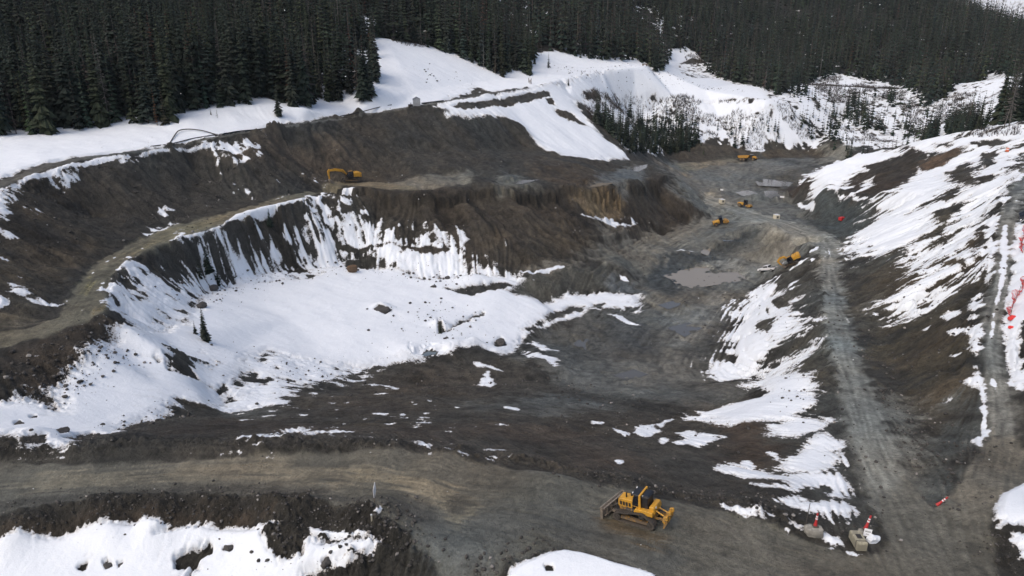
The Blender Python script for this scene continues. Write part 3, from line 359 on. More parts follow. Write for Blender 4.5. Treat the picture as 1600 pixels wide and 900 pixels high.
# ground colours: outline, colour, edge m, wet
ZONES = [
 ([(-300,420),(0,300),(270,240),(560,190),(700,172),(800,200),(880,245),(970,255),(1030,275),(900,270),(740,265),(480,290),(330,335),(200,375),(120,430),(80,490),(-300,560)], lin(64,59,54), 6, .25),
 (T(4,[(0,230),(250,200),(420,240),(380,330),(300,430),(60,400)]), lin(80,68,54), 6, .25),
 (T(1,[(1150,640),(1590,620),(1599,720),(1300,760),(1080,730)]), lin(80,68,58), 5, .25),
 (T(4,[(0,540),(100,560),(120,610),(0,650)]), lin(104,94,78), 3, .4),
 ([(510,298),(600,297),(800,292),(920,291),(1040,272),(1115,340),(1000,372),(940,405),(800,437),(700,430),(560,400),(480,360)], lin(67,59,51), 3, .25),
 (T(5,[(1075,5),(1160,-20),(1290,-25),(1322,30),(1300,110),(1200,110),(1140,75)]), lin(128,106,74), 1.2, .2), ([(728,302),(736,302),(768,350),(802,396),(796,399),(758,350)], lin(38,35,32), .8, .3), ([(862,300),(870,300),(905,330),(925,352),(918,354),(890,330)], lin(42,38,34), .8, .3), ([(640,302),(680,303),(720,300),(722,304),(690,310),(645,309)], lin(40,37,33), .8, .3), (T(5,[(640,240),(700,190),(760,210),(720,330),(680,300)]), lin(76,66,54), 2, .2),
 (T(5,[(900,230),(1050,150),(1180,230),(1170,290),(850,350),(760,340)]), lin(76,66,54), 4, .25),
 (T(2,[(870,790),(950,775),(1200,790),(1300,800),(1240,870),(1050,880),(900,830)]), lin(74,62,50), 4, .3),
 (T(2,[(440,800),(620,790),(640,820),(560,860),(360,870),(200,860)]), lin(108,102,92), 2, .6),
 (T(2,[(700,840),(800,800),(900,850),(930,870),(740,880)]), lin(96,92,84), 2, .7), (T(2,[(1150,850),(1320,770),(1420,770),(1420,820),(1290,860)]), lin(86,86,86), 2, .7),
 ([(1000,375),(1110,338),(1060,300),(1030,262),(1050,250),(1290,246),(1240,300),(1300,350),(1330,362),(1265,385),(1240,410),(1190,440),(1150,495),(1112,575),(1190,610),(1100,640),(900,610),(820,560),(830,515),(1000,480),(990,420)], lin(98,96,93), 4, .6),
 (T(3,[(0,760),(200,720),(290,725),(280,750),(100,780),(0,800)]), lin(116,104,86), 3, .6), (T(3,[(380,710),(550,740),(640,770),(520,760),(400,735)]), lin(66,66,66), 3, .4),
 ([(1003,436),(1008,425),(1022,408),(1036,396),(1050,394),(1080,396),(1105,400),(1130,405),(1120,410),(1090,412),(1068,420),(1058,430),(1060,440),(1075,450),(1065,462),(1040,462),(1022,452),(1010,446)], lin(66,70,74), 1.5, .45), ([(1108,396),(1107,386),(1130,379),(1160,361),(1188,350),(1202,352),(1186,366),(1160,386),(1130,399)], lin(70,72,74), 1.5, .4),
 ([(960,380),(1010,362),(1100,345),(1118,338),(1125,352),(1080,372),(1040,390),(1005,410),(985,412)], lin(112,107,100), 3, .5), ([(1210,392),(1240,372),(1262,378),(1240,396),(1195,425),(1150,440),(1130,430)], lin(112,110,108), 2, .6), ([(1095,303),(1130,318),(1180,338),(1230,358),(1225,372),(1178,352),(1120,328)], lin(118,115,110), 1.5, .5), ([(1230,345),(1290,330),(1300,350),(1260,360)], lin(116,114,112), 2, .5), ([(1255,342),(1290,345),(1335,362),(1300,366),(1262,352)], lin(62,64,66), 2, .3), ([(1040,500),(1110,470),(1140,470),(1110,520),(1060,545)], lin(108,107,106), 3, .8), ([(1060,560),(1130,500),(1140,510),(1090,575),(1040,590)], lin(74,72,70), 2, .5), ([(880,590),(1000,560),(1080,590),(1000,612)], lin(106,104,101), 3, .7), ([(1190,275),(1290,255),(1270,270),(1230,290),(1180,296)], lin(82,80,78), 3, .4), (T(6,[(0,420),(120,330),(300,310),(280,350),(90,345),(20,440)]), lin(120,118,116), 2, .7),  # the wettest pale patches have wet sheen painted into their colour
 (T(5,[(830,390),(1000,380),(1200,330),(1420,470),(1200,465),(900,500),(820,450)]), lin(78,77,74), 2, .3), (T(5,[(1260,440),(1300,410),(1420,470),(1260,470)]), lin(84,88,95), 2, .4), (T(5,[(860,370),(1100,300),(1250,250),(1180,100),(1260,130),(1290,270),(1500,310),(1400,400),(1300,360),(1200,325),(1000,350)]), lin(104,97,88), 2, .5),
 (T(5,[(840,690),(1000,620),(1250,560),(1400,560),(1400,700),(1250,780),(1000,850),(850,750)]), lin(80,80,80), 4, .5), (T(5,[(1250,620),(1400,580),(1500,680),(1440,800),(1250,760)]), lin(72,72,73), 3, .6),
 (T(5,[(1000,870),(1260,780),(1420,820),(1599,780),(1599,900),(1000,920)]), lin(100,98,96), 4, .6),
 (T(9,[(-60,0),(150,0),(380,-30),(400,40),(340,90),(100,135),(-60,120)]), lin(88,86,84), 3, .5),
 ([(0,660),(280,655),(420,630),(520,590),(700,570),(830,580),(900,610),(1100,640),(1200,700),(1260,760),(1240,810),(1070,770),(935,740),(800,712),(540,688),(270,684),(0,690)], lin(76,70,65), 4, .3),
 (T(8,[(100,230),(400,200),(700,190),(1000,200),(1300,330),(1420,400),(1200,400),(900,310),(600,260),(300,270)]), lin(78,67,60), 3, .3), (T(8,[(0,80),(300,60),(500,90),(380,150),(0,150)]), lin(74,66,60), 3, .3), (T(8,[(640,100),(1000,60),(1300,130),(1000,150),(700,130)]), lin(88,88,88), 3, .4), (T(8,[(700,240),(1000,200),(1250,250),(1350,380),(1200,370),(950,310)]), lin(82,69,60), 2, .3),
 (T(7,[(640,240),(1040,180),(1500,180),(1599,210),(1599,250),(1150,230),(700,260)]), lin(70,61,55), 2, .3), (T(7,[(1040,160),(1080,90),(1140,60),(1310,90),(1250,160)]), lin(82,82,83), 1.5, .3),
 (T(4,[(0,740),(500,580),(680,635),(400,770),(260,900),(0,900)]), lin(72,60,50), 3, .25), (T(4,[(390,745),(520,690),(640,645),(520,705),(400,752)]), lin(122,98,70), .8, .3),
 (T(9,[(200,200),(300,180),(430,200),(430,250),(560,280),(480,360),(330,420),(200,370)]), lin(82,66,54), 2, .3),
 ([(1190,605),(1180,450),(1270,395),(1283,450),(1303,570),(1330,690),(1380,815),(1340,830),(1260,800),(1240,700)], lin(74,73,71), 3, .3), (T(6,[(450,580),(600,560),(660,700),(700,900),(500,900),(600,700)]), lin(84,77,66), 3, .3),
 ([(1320,500),(1340,380),(1400,330),(1540,330),(1560,400),(1530,540),(1545,640),(1475,780),(1440,735),(1400,590)], lin(80,70,57), 4, .25),
 (T(6,[(770,260),(920,310),(1060,280),(900,360),(760,420)]), lin(72,72,70), 3, .3), (T(6,[(780,560),(900,480),(1000,590),(900,640),(800,640)]), lin(98,92,84), 3, .3),
 (T(6,[(1000,620),(1360,580),(1380,800),(1200,900),(1000,850)]), lin(84,70,52), 4, .25),
 (T(9,[(1080,420),(1150,250),(1350,90),(1430,60),(1430,250),(1350,400),(1230,560),(1170,560),(1110,480)]), lin(84,88,90), 2.5, .3), (T(9,[(900,30),(1000,60),(1120,200),(1130,400),(1080,440),(1000,280)]), lin(118,116,112), 2, .3),
 (T(6,[(600,10),(900,20),(900,100),(830,200),(760,250),(600,150),(620,90),(550,50)]), lin(70,74,75), 3, .3), (T(3,[(460,880),(560,840),(850,700),(1150,700),(1050,870),(900,900),(600,920)]), lin(62,52,44), 3, .25), (T(3,[(1150,720),(1310,690),(1300,710),(1200,780),(1120,800)]), lin(96,72,54), 2, .25),
 (T(3,[(0,690),(300,680),(290,715),(0,750)]), lin(72,64,56), 2, .25), (T(3,[(400,690),(640,665),(690,700),(670,735),(560,735),(400,720)]), lin(76,66,55), 2, .25), (T(3,[(640,660),(720,665),(840,680),(700,760),(600,760),(690,720)]), lin(110,108,104), 3, .4),
 # foreground mud
 ([(-300,760),(0,804),(152,777),(304,771),(473,775),(560,785),(640,800),(690,850),(760,900),(860,870),(830,960),(-300,1000)], lin(62,56,50), .8, .3), (T(7,[(0,700),(400,600),(900,590),(1200,640),(700,645),(0,740)]), lin(72,58,46), 1, .25),
 (T(8,[(330,600),(520,640),(900,560),(1250,640),(1450,860),(1150,800),(1040,785),(860,840),(700,890),(420,920),(400,720)]), lin(70,67,64), 1.5, .6),
]
ROADCOL = {'haul_road': (lin(93,88,79), .72), 'pit_road': (lin(126,125,122), .55), 'access_road': (lin(130,128,125), .5), 'ridge_road': (lin(92,90,88), .4), 'bench_track': (lin(108,99,80), .55)}
ROADSTAIN = [
 ([(640,790),(800,775),(1000,815),(1150,850),(1330,890),(1330,960),(1000,905),(850,850),(780,880),(700,880)], lin(82,79,75), 2, .75),
 (T(7,[(0,470),(300,420),(900,395),(1350,370),(1599,390),(1780,400),(1900,440),(1780,470),(1599,500),(1400,470),(1000,430),(600,480),(200,510),(0,490)]), lin(112,102,86), .9, .85),
 (T(8,[(0,400),(180,415),(320,440),(520,500),(640,555),(660,585),(540,660),(490,590),(400,540),(200,480),(0,470)]), lin(118,106,86), .7, .85), (T(8,[(500,545),(560,530),(640,570),(550,620),(520,590)]), lin(78,72,64), .6, .6),
 (T(8,[(1210,640),(1290,620),(1450,690),(1540,720),(1500,780),(1400,760),(1230,690)]), lin(88,72,52), .7, .95),
 (T(7,[(0,560),(500,500),(1000,480),(1500,500),(1599,540),(1000,510),(300,550),(0,605)]), lin(80,75,70), .6, .4), (T(8,[(0,520),(200,540),(430,590),(420,650),(250,600),(0,545)]), lin(72,69,66), .8, .6),
 (T(9,[(1200,560),(1430,260),(1600,300),(1600,440),(1480,520),(1400,700),(1250,700)]), lin(116,109,99), 1.2, .4), (T(9,[(960,560),(1100,520),(1250,600),(1400,720),(1400,960),(1000,960),(1040,760)]), lin(112,108,101), 1.5, .4), (T(9,[(0,600),(300,680),(600,800),(900,900),(0,900)]), lin(100,92,82), 1.2, .5),
 (T(4,[(370,480),(400,390),(440,410),(400,480)]), lin(120,108,66), .7, .9), (T(4,[(420,540),(500,520),(500,550),(430,565)]), lin(122,104,70), .7, .9), (T(4,[(560,290),(760,180),(960,130),(1060,100),(1040,130),(900,190),(720,250),(600,300)]), lin(118,104,74), .8, .8),
]

# ------------------------------------------------------------------ the ground sheet (finer near, coarser far)
QUAL = 1.0
az = np.radians(np.arange(-52, 52.01, .085/QUAL))
r1 = 26*np.exp(np.arange(0, math.log(720/26), .0025/QUAL)); r2 = 720*np.exp(np.arange(0, math.log(3300/720), .011)); rr = np.concatenate([r1, r2, [3400.]])
NA, NR = len(az), len(rr)
AZ, RR = np.meshgrid(az, rr, indexing='ij')
X = (np.sin(AZ)*RR).ravel(); Y = (np.cos(AZ)*RR).ravel(); R_ = RR.ravel()
Z0 = Hbase(X, Y).astype(np.float32)
inview = (np.abs(AZ.ravel()) < math.radians(46)) & (R_ < 640)
# road fields
ROADMASK = {}
for name, poly, cl in ROADS: ROADMASK[name] = Poly(poly).sd(X, Y, 6)
road_sd = np.max(np.stack(list(ROADMASK.values())), 0)
# direction raster for streaks: down the slope, or along roads and tracks
DCS = 1.0; dnx, dny = 720, 560
gxx, gyy = np.meshgrid(FX0 + DCS*np.arange(dnx), FY0 + DCS*np.arange(dny), indexing='ij')
HS = gauss(Hbase(gxx.ravel(), gyy.ravel()).reshape(dnx, dny).astype(np.float32), 2.5)
dx, dy = np.gradient(HS, DCS); slope = np.hypot(dx, dy)
ww = sstep(.04, .25, slope); n_ = slope + 1e-6; dx, dy = dx/n_*ww, dy/n_*ww
def add_dir(line, rad, wt):
    global dx, dy
    W = hit([p[0] for p in line], [p[1] for p in line]); best = np.full(gxx.shape, 1e9); bx = np.zeros(gxx.shape); by = np.zeros(gxx.shape)
    for a, b in zip(W[:-1], W[1:]):
        e = b-a; L = max(np.hypot(*e), 1e-6); t = np.clip(((gxx-a[0])*e[0] + (gyy-a[1])*e[1])/L**2, 0, 1)
        d = np.hypot(gxx-a[0]-t*e[0], gyy-a[1]-t*e[1]); m = d < best; best[m] = d[m]; bx[m] = e[0]/L; by[m] = e[1]/L
    k = wt*np.exp(-(best/rad)**2); s = np.where(dx*bx + dy*by < 0, -1, 1); dx = dx*(1-np.clip(k, 0, 1)) + k*bx*s; dy = dy*(1-np.clip(k, 0, 1)) + k*by*s
for tr in TRACKS: add_dir(tr, 14, .7)
for name, poly, cl in ROADS:
    for c in cl: add_dir(c, 5.5 if name != 'ridge_road' else 3, 1.0)
n_ = np.hypot(dx, dy) + 1e-6; dx, dy = (dx/n_).astype(np.float32), (dy/n_).astype(np.float32)
GD = Grid(FX0, FY0, DCS, dx)
lic = np.zeros(X.shape, np.float32); ids = np.nonzero(inview)[0]
cell = np.clip(R_[ids]*.0032, .22, 1.6)
acc = np.zeros(len(ids), np.float32)
cellq = 2.0**np.round(np.log2(cell)*2)*.5**0                  # half-octave steps keep the noise lattice steady
cellq = 2.0**(np.round(np.log2(cell)*2)/2)
for sg in (1, -1):
    px, py = X[ids].copy(), Y[ids].copy()
    for st in range(14):
        i, j = GD.near(px, py); px += sg*dx[i, j]*cell*.9; py += sg*dy[i, j]*cell*.9
        ii = (px*(NC/cellq)).astype(np.int64) % NT; jj = (py*(NC/cellq)).astype(np.int64) % NT
        acc += TILES[1][ii, jj]
acc /= acc.std(); lic[ids] = acc
lic2 = np.zeros(X.shape, np.float32); acc = np.zeros(len(ids), np.float32); wsum = 0
for sg in (1, -1):
    px, py = X[ids].copy(), Y[ids].copy()
    for st in range(9):
        i, j = GD.near(px, py); px += sg*dx[i, j]*1.6; py += sg*dy[i, j]*1.6; acc += noise(px, py, 5.0, 2) + .6*noise(px, py, 2.4, 3)
acc /= acc.std(); lic2[ids] = acc
slo = np.zeros(X.shape, np.float32); i, j = GD.near(X, Y); slo[:] = slope[i, j]; slo[~inview] = .2
# needle-covered forest floor with only patches of snow
def WQ(uv, top): return np.concatenate([hit([p[0] for p in uv], [p[1] for p in uv]), np.array([Q(u, d, 0)[:2] for u, d in top])])
FL_L = [(-300,245),(-60,217),(0,215),(40,213),(70,212),(100,203),(130,206),(170,195),(200,195),(222,200),(247,207),(262,195),(270,190),(283,178),(320,172),(350,170),(372,166),(400,163),(430,166),(455,168),(480,168),(520,160),(560,159),(588,153),(592,110),(572,60)]
FL_M = [(578,60),(592,63),(610,66),(640,68),(690,82),(730,96),(760,112),(784,124),(800,119),(822,116),(835,90),(868,88),(900,92),(930,93),(965,96),(1000,98),(1030,110)]
FL_R = [(1015,108),(1035,113),(1050,85),(1075,80),(1098,95),(1110,118),(1127,124),(1168,133),(1198,145),(1215,150),(1232,140),(1263,130),(1310,116),(1350,126),(1398,133),(1418,141),(1445,167),(1462,161),(1499,141),(1550,116),(1600,122),(1700,120)]
FTOPS = ([(585,900),(-300,900)], [(1035,1500),(560,1500)], [(1720,1150),(1600,1320),(1500,1420),(1420,1600),(1030,1600)])
def FOREST_FLOOR():
    for uv, top, lim in zip((FL_L, FL_M, FL_R), FTOPS, (.8, 1.1, 1.4)):
        P_ = Poly([(0, 400)]); P_.w = WQ(uv, top); m, sd = P_.sdi(X, Y, 4); m, sd = m[sd > 3], sd[sd > 3]
        f = (.6*far_sp[m] + .7*sp2[m] - lim); k = sstep(3, 9, sd); sn[m] = sn[m]*(1-k) + np.minimum(sn[m], f)*k
# snow field
scale = np.clip(R_/90, .7, 5).astype(np.float32)
sp1 = fbm(X, Y, 1.6, 3, 2); sp2 = fbm(X, Y, 6.0, 3, 4); far_sp = fbm(X, Y, 4.5, 3, 1)
sn = np.full(X.shape, -1.5, np.float32); depth = np.zeros(X.shape, np.float32)
for uv, e, stk, spk, bias, dep in SNOW:
    m, sd = Poly(uv).sdi(X, Y, 4*e)
    if not len(m): continue
    q = sd > -4*e; m = m[q]; c = np.clip(sd[q]/e, -1.6, 1.6) + bias
    f = c + stk*(.5*lic[m] + .17*lic2[m]*sstep(.15, .5, slo[m])) + spk*(.45*sp1[m] + .35*sp2[m])
    sn[m] = np.maximum(sn[m], f); depth[m] = np.maximum(depth[m], dep*sstep(0, 1.2, f))
for uv, e, spk in BARE:
    m, sd = Poly(uv).sdi(X, Y, 4*e); q = sd > -4*e; m = m[q]
    f = -np.clip(sd[q]/e, -1.6, 1.6) + spk*(.5*sp1[m] + .3*sp2[m] + .3*lic[m]); sn[m] = np.minimum(sn[m], f); depth[m] *= sstep(-.3, .8, f)
fine = (R_ > 640)                                             # distant hillsides: snow under the forest
sn[fine & (Y > 400)] = np.maximum(sn[fine & (Y > 400)], .3 + .2*far_sp[fine & (Y > 400)])
FOREST_FLOOR()
sn = np.where((road_sd > .2) & (sn < .35), np.minimum(sn, sn - .3*np.clip(road_sd, 0, 2)), sn)
# colours
colr = np.empty((len(X), 3), np.float32); colr[:] = lin(66, 62, 58); wet = np.full(X.shape, .3, np.float32)
wob = .8*sp1 + 1.4*sp2
def blend(uv, c, e, wt, lim=None, lk=.5):
    m, sd = Poly(uv).sdi(X, Y, 4*e); q = sd > -4*e; m = m[q]; sd = sd[q]
    k = sstep(-e, e, sd + e*(.5*wob[m] + lk*lic[m])*.6)
    if lim is not None: k = k*lim[m]
    colr[m] = colr[m]*(1-k[:, None]) + c*k[:, None]; wet[m] = wet[m]*(1-k) + wt*k
for uv, top in zip((FL_L, FL_M, FL_R), FTOPS):
    P_ = Poly([(0, 400)]); P_.w = WQ(uv, top); m, sd = P_.sdi(X, Y, 4); m = m[sd > 2]; colr[m] = lin(38, 35, 31)
for uv, c, e, wt in ZONES: blend(uv, c, e, wt)
onroad = np.zeros(X.shape, np.float32)
for name, _, _ in ROADS:
    c, wt = ROADCOL[name]; k = sstep(-.9, .7, ROADMASK[name] + .3*sp1*scale) if name in ('pit_road', 'access_road') else sstep(-.35, .35, ROADMASK[name] + .15*sp1*scale); onroad = np.maximum(onroad, k)
    colr[:] = colr*(1-k[:, None]) + c*k[:, None]; wet[:] = wet*(1-k) + wt*k
for uv, c, e, wt in ROADSTAIN: blend(uv, c, e, wt, onroad, 1.0)
bare = 1 - onroad
fine_t = fbm(X, Y, 1.1, 2, 5)*np.clip(scale, .6, 1.6)
flat = sstep(.22, .05, slo)*bare
tone = 1 + .09*np.clip(lic2, -2, 2)*sstep(.2, .6, slo) + .10*np.clip(fine_t, -2, 2) + .11*np.clip(lic, -2.2, 2.2)*(.5 + .5*sstep(.02, .3, slo) + .12*onroad + .8*flat) + .10*sp2 + .10*np.clip(sp1, -2, 2)*bare
# wheel ruts along the roads
rut = np.zeros(X.shape, np.float32)
RUTS = {'haul_road': [(-5.2, .5), (-3.4, .4), (-1.5, .55), (.6, .4), (2.0, .6), (4.4, .45), (6.0, .4)], 'pit_road': [(-2.2, .55), (-.9, .7), (1.0, .75), (2.3, .55)], 'access_road': [(-1.2, .6), (1.2, .6)], 'bench_track': [(-1.2, .5), (1.2, .5)], 'ridge_road': [(-.8, .3), (.8, .3)]}
rut2 = np.zeros(X.shape, np.float32); RUTS['track'] = [(-1.5, .8), (1.5, .8)]
for name, poly, cls_ in ROADS + [('track', None, TRACKS)]:
    for c_ in cls_:
        W = hit([p[0] for p in c_], [p[1] for p in c_]); Wd = [W[0]]
        for a, b in zip(W[:-1], W[1:]):
            n = max(1, int(np.hypot(*(b-a))/6)); Wd += [a + (b-a)*q/n for q in range(1, n+1)]
        Wd = np.array(Wd); k3 = np.array([.25, .5, .25])
        for _s in range(6): Wd[1:-1] = .25*Wd[:-2] + .5*Wd[1:-1] + .25*Wd[2:]
        best = {}
        ii_all = np.nonzero((onroad > .1) & (R_ < 330))[0] if poly else np.nonzero((slo < .35) & (sn < 0) & (onroad < .3) & (R_ < 440) & inview)[0]; bd = np.full(len(ii_all), 99., np.float32); bt = np.zeros(len(ii_all), np.float32); bs = np.zeros(len(ii_all), np.float32); s0_ = 0.
        px, py = X[ii_all], Y[ii_all]
        for a, b in zip(Wd[:-1], Wd[1:]):
            m = np.nonzero((np.abs(px-(a[0]+b[0])/2) < 14) & (np.abs(py-(a[1]+b[1])/2) < 14))[0]; e = b-a; L = np.hypot(*e) + 1e-6
            if not len(m): s0_ += L; continue
            u_ = ((px[m]-a[0])*e[0] + (py[m]-a[1])*e[1])/L; t_ = ((px[m]-a[0])*e[1] - (py[m]-a[1])*e[0])/L; uc = np.clip(u_, 0, L); d_ = np.hypot(u_-uc, t_); q = d_ < bd[m]
            bd[m[q]] = d_[q]; bt[m[q]] = t_[q]; bs[m[q]] = (s0_ + uc)[q]; s0_ += L
        t2 = bt + .35*noise(bs, bs*0+3.3, 14, 1); v_ = np.zeros(len(ii_all), np.float32)
        for off_, wd_ in RUTS[name]:
            st_ = .35 + .65*sstep(-.6, .8, noise(bs, bs*0 + off_*7.1, 18, 2)); v_ = np.maximum(v_, st_*np.exp(-((t2-off_)/(wd_*.6))**2))
        if poly: rut[ii_all] = np.maximum(rut[ii_all], v_*(bd < 12))
        else: rut2[ii_all] = np.maximum(rut2[ii_all], v_*(bd < 12))
paved = np.maximum(sstep(-.5, .5, ROADMASK['pit_road']), sstep(-.5, .5, ROADMASK['access_road']))
tone = tone*(1 - (.10 + .22*paved)*rut*onroad) + .10*np.clip(lic, -2.2, 2.2)*paved
tone = tone*(1 - .3*rut2)
colr *= np.clip(tone, .45, 1.7)[:, None]
warm = .06*fbm(X, Y, 17, 3, 5); colr[:, 0] *= 1 + warm; colr[:, 2] *= 1 - warm
lum = colr @ np.array([.3, .6, .1], np.float32); colr = lum[:, None] + 0.66*(colr - lum[:, None]); colr *= (1.13 + .08*onroad)[:, None]; colr[:, 1] *= 1.03; colr[:, 2] *= .93

# relief
nearfac = sstep(700, 250, R_)
Zt = Z0 + nearfac*bare*(.16*fbm(X, Y, 5.5, 4, 0)*np.clip(scale, .8, 2) + .10*np.clip(scale, .7, 2.2)*lic*sstep(.1, .5, slo) + .55*lic2*sstep(.28, .7, slo)*(R_ > 95)) - (.03 + .05*paved)*rut*onroad + .015*onroad*lic*np.clip(scale, .8, 1.6)
sg = np.clip(depth, 0, .5); Zt = Z0 + (Zt-Z0)*(1-.8*sstep(.05, .3, sg)) + depth + .05*sstep(.05, .3, sg)*fbm(X, Y, 7, 3, 3)
SCARP = [(545,293),(600,299),(660,302),(720,298),(800,294),(860,294),(920,293),(970,292),(1010,285),(1036,276)]
# churned clods along the berms
CLOD = [([(-300,690),(0,694),(270,688),(540,690),(700,701),(800,716),(935,746),(1070,777),(1229,815)], 2.0, .16), ([(-300,800),(0,815),(152,790),(304,785),(473,790),(560,800),(610,800)], 2.0, .17), ([(600,800),(640,850),(560,870),(480,860),(440,850),(430,830)], 3.0, .24), ([(860,840),(780,880),(720,900)], 1.5, .2), ([(1384,846),(1350,748),(1313,596),(1290,509),(1283,452)], 1.3, .12), ([(0,600),(60,640),(120,590)], 4, .25), ([(1556,800),(1560,850),(1600,870)], 2, .15)]
cl = np.zeros(X.shape, np.float32)
for line, rad, amp in CLOD:
    W = hit([p[0] for p in line], [p[1] for p in line])
    for a, b in zip(W[:-1], W[1:]):
        ii = box_index(X, Y, min(a[0], b[0])-3*rad, max(a[0], b[0])+3*rad, min(a[1], b[1])-3*rad, max(a[1], b[1])+3*rad)
        if not len(ii): continue
        e = b-a; t = np.clip(((X[ii]-a[0])*e[0] + (Y[ii]-a[1])*e[1])/(e@e + 1e-9), 0, 1)
        d = np.hypot(X[ii]-a[0]-t*e[0], Y[ii]-a[1]-t*e[1]); cl[ii] = np.maximum(cl[ii], amp*np.exp(-(d/rad)**2))
cl *= (1-onroad)*(1-sstep(.05, .3, depth))
# undercut scarp along the bench edge
CR = hit([p[0] for p in SCARP], [p[1] for p in SCARP]); ii = box_index(X, Y, CR[:, 0].min()-20, CR[:, 0].max()+20, CR[:, 1].min()-25, CR[:, 1].max()+20)
bd = np.full(len(ii), 99.); sdn = np.zeros(len(ii))
for a, b in zip(CR[:-1], CR[1:]):
    e = b-a; L = np.hypot(*e) + 1e-6; u_ = ((X[ii]-a[0])*e[0] + (Y[ii]-a[1])*e[1])/L; t_ = ((X[ii]-a[0])*e[1] - (Y[ii]-a[1])*e[0])/L; uc = np.clip(u_, 0, L); d_ = np.hypot(u_-uc, t_); q = d_ < bd; bd[q] = d_[q]; sdn[q] = np.sign(t_[q])
dd = bd*sdn + .9*sp2[ii] + .5*sp1[ii] - .3
Zt[ii] -= 2.3*sstep(0, .8, dd)*(1 - sstep(2.5, 13, dd))*(bd < 20)
Zt = Zt + cl*(np.abs(fbm(X, Y, .9, 3, 3))*1.3 - .5)
PUD = []
for nm_, uv_ in [('tan', [(1041,430),(1062,424),(1078,418),(1090,414),(1108,417),(1112,427),(1150,424),(1158,432),(1160,438),(1130,441),(1095,446),(1068,447)]), ('tan', [(1095,394),(1100,387),(1110,385),(1109,393),(1106,400),(1098,397)]), ('grey', [(1182,283),(1200,278),(1225,277),(1246,279),(1240,288),(1215,292),(1188,292)]), ('grey', [(1130,378),(1142,370),(1158,364),(1156,371),(1142,379),(1131,381)]), ('grey', [(898,536),(905,531),(918,530),(924,540),(915,545),(903,543)]), ('grey', [(975,265),(985,260),(1010,261),(1008,266),(988,268)]), ('tan', [(920,289),(934,284),(952,288),(960,292),(935,292)]), ('grey', [(1045,513),(1075,505),(1095,512),(1070,525)]), ('grey', [(1150,301),(1170,297),(1185,303),(1165,308)]), ('grey', [(1195,300),(1215,298),(1222,304),(1200,306)]), ('grey', [(960,585),(990,580),(1010,586),(985,592)]), ('grey', [(800,283),(822,279),(840,283),(815,288)]), ('grey', [(1030,477),(1050,470),(1065,475),(1045,483)]), ('clear', [(660,552),(668,548),(683,549),(680,555),(665,556)])]:
    Pp = Poly(uv_); ii, sd_ = Pp.sdi(X, Y, 3.0)
    if not len(ii): continue
    lev = float(np.percentile(Z0[ii[sd_ > 0]], 40)); k_ = sstep(-2.6, .6, sd_ + .9*sp1[ii] + .5*fine_t[ii]); Zt[ii] = Zt[ii]*(1-k_) + (lev-.10 + .03*sp1[ii])*k_; PUD.append(('puddle', [tuple(q) for q in Pp.w], lev, nm_)); sn[ii[sd_ > -.3]] = -1
Zt = Zt.astype(np.float32)
zgrid = Zt.reshape(NA, NR)
def Hz(x, y):                                                 # finished ground height at a point
    a = math.atan2(x, y); d = math.hypot(x, y)
    i = min(max((a-az[0])/(az[1]-az[0]), 0), NA-1.001); j = min(max(np.searchsorted(rr, d)-1, 0), NR-2); t = (d-rr[j])/(rr[j+1]-rr[j]); i0 = int(i); f = i-i0
    z = zgrid; return float((z[i0, j]*(1-t)+z[i0, j+1]*t)*(1-f) + (z[i0+1, j]*(1-t)+z[i0+1, j+1]*t)*f)
sgrid = sn.reshape(NA, NR)
def sn_at(x, y):
    return float(sgrid[int(min(max((math.atan2(x, y)-az[0])/(az[1]-az[0])+.5, 0), NA-1)), min(max(np.searchsorted(rr, math.hypot(x, y)), 0), NR-1)])
def Hzv(x, y):
    a = np.arctan2(x, y); d = np.hypot(x, y); i = np.clip((a-az[0])/(az[1]-az[0]), 0, NA-1.001); j = np.clip(np.searchsorted(rr, d)-1, 0, NR-2)
    t = np.clip((d-rr[j])/(rr[j+1]-rr[j]), 0, 1); i0 = i.astype(int); f = i-i0; z = zgrid
    return (z[i0, j]*(1-t)+z[i0, j+1]*t)*(1-f) + (z[i0+1, j]*(1-t)+z[i0+1, j+1]*t)*f

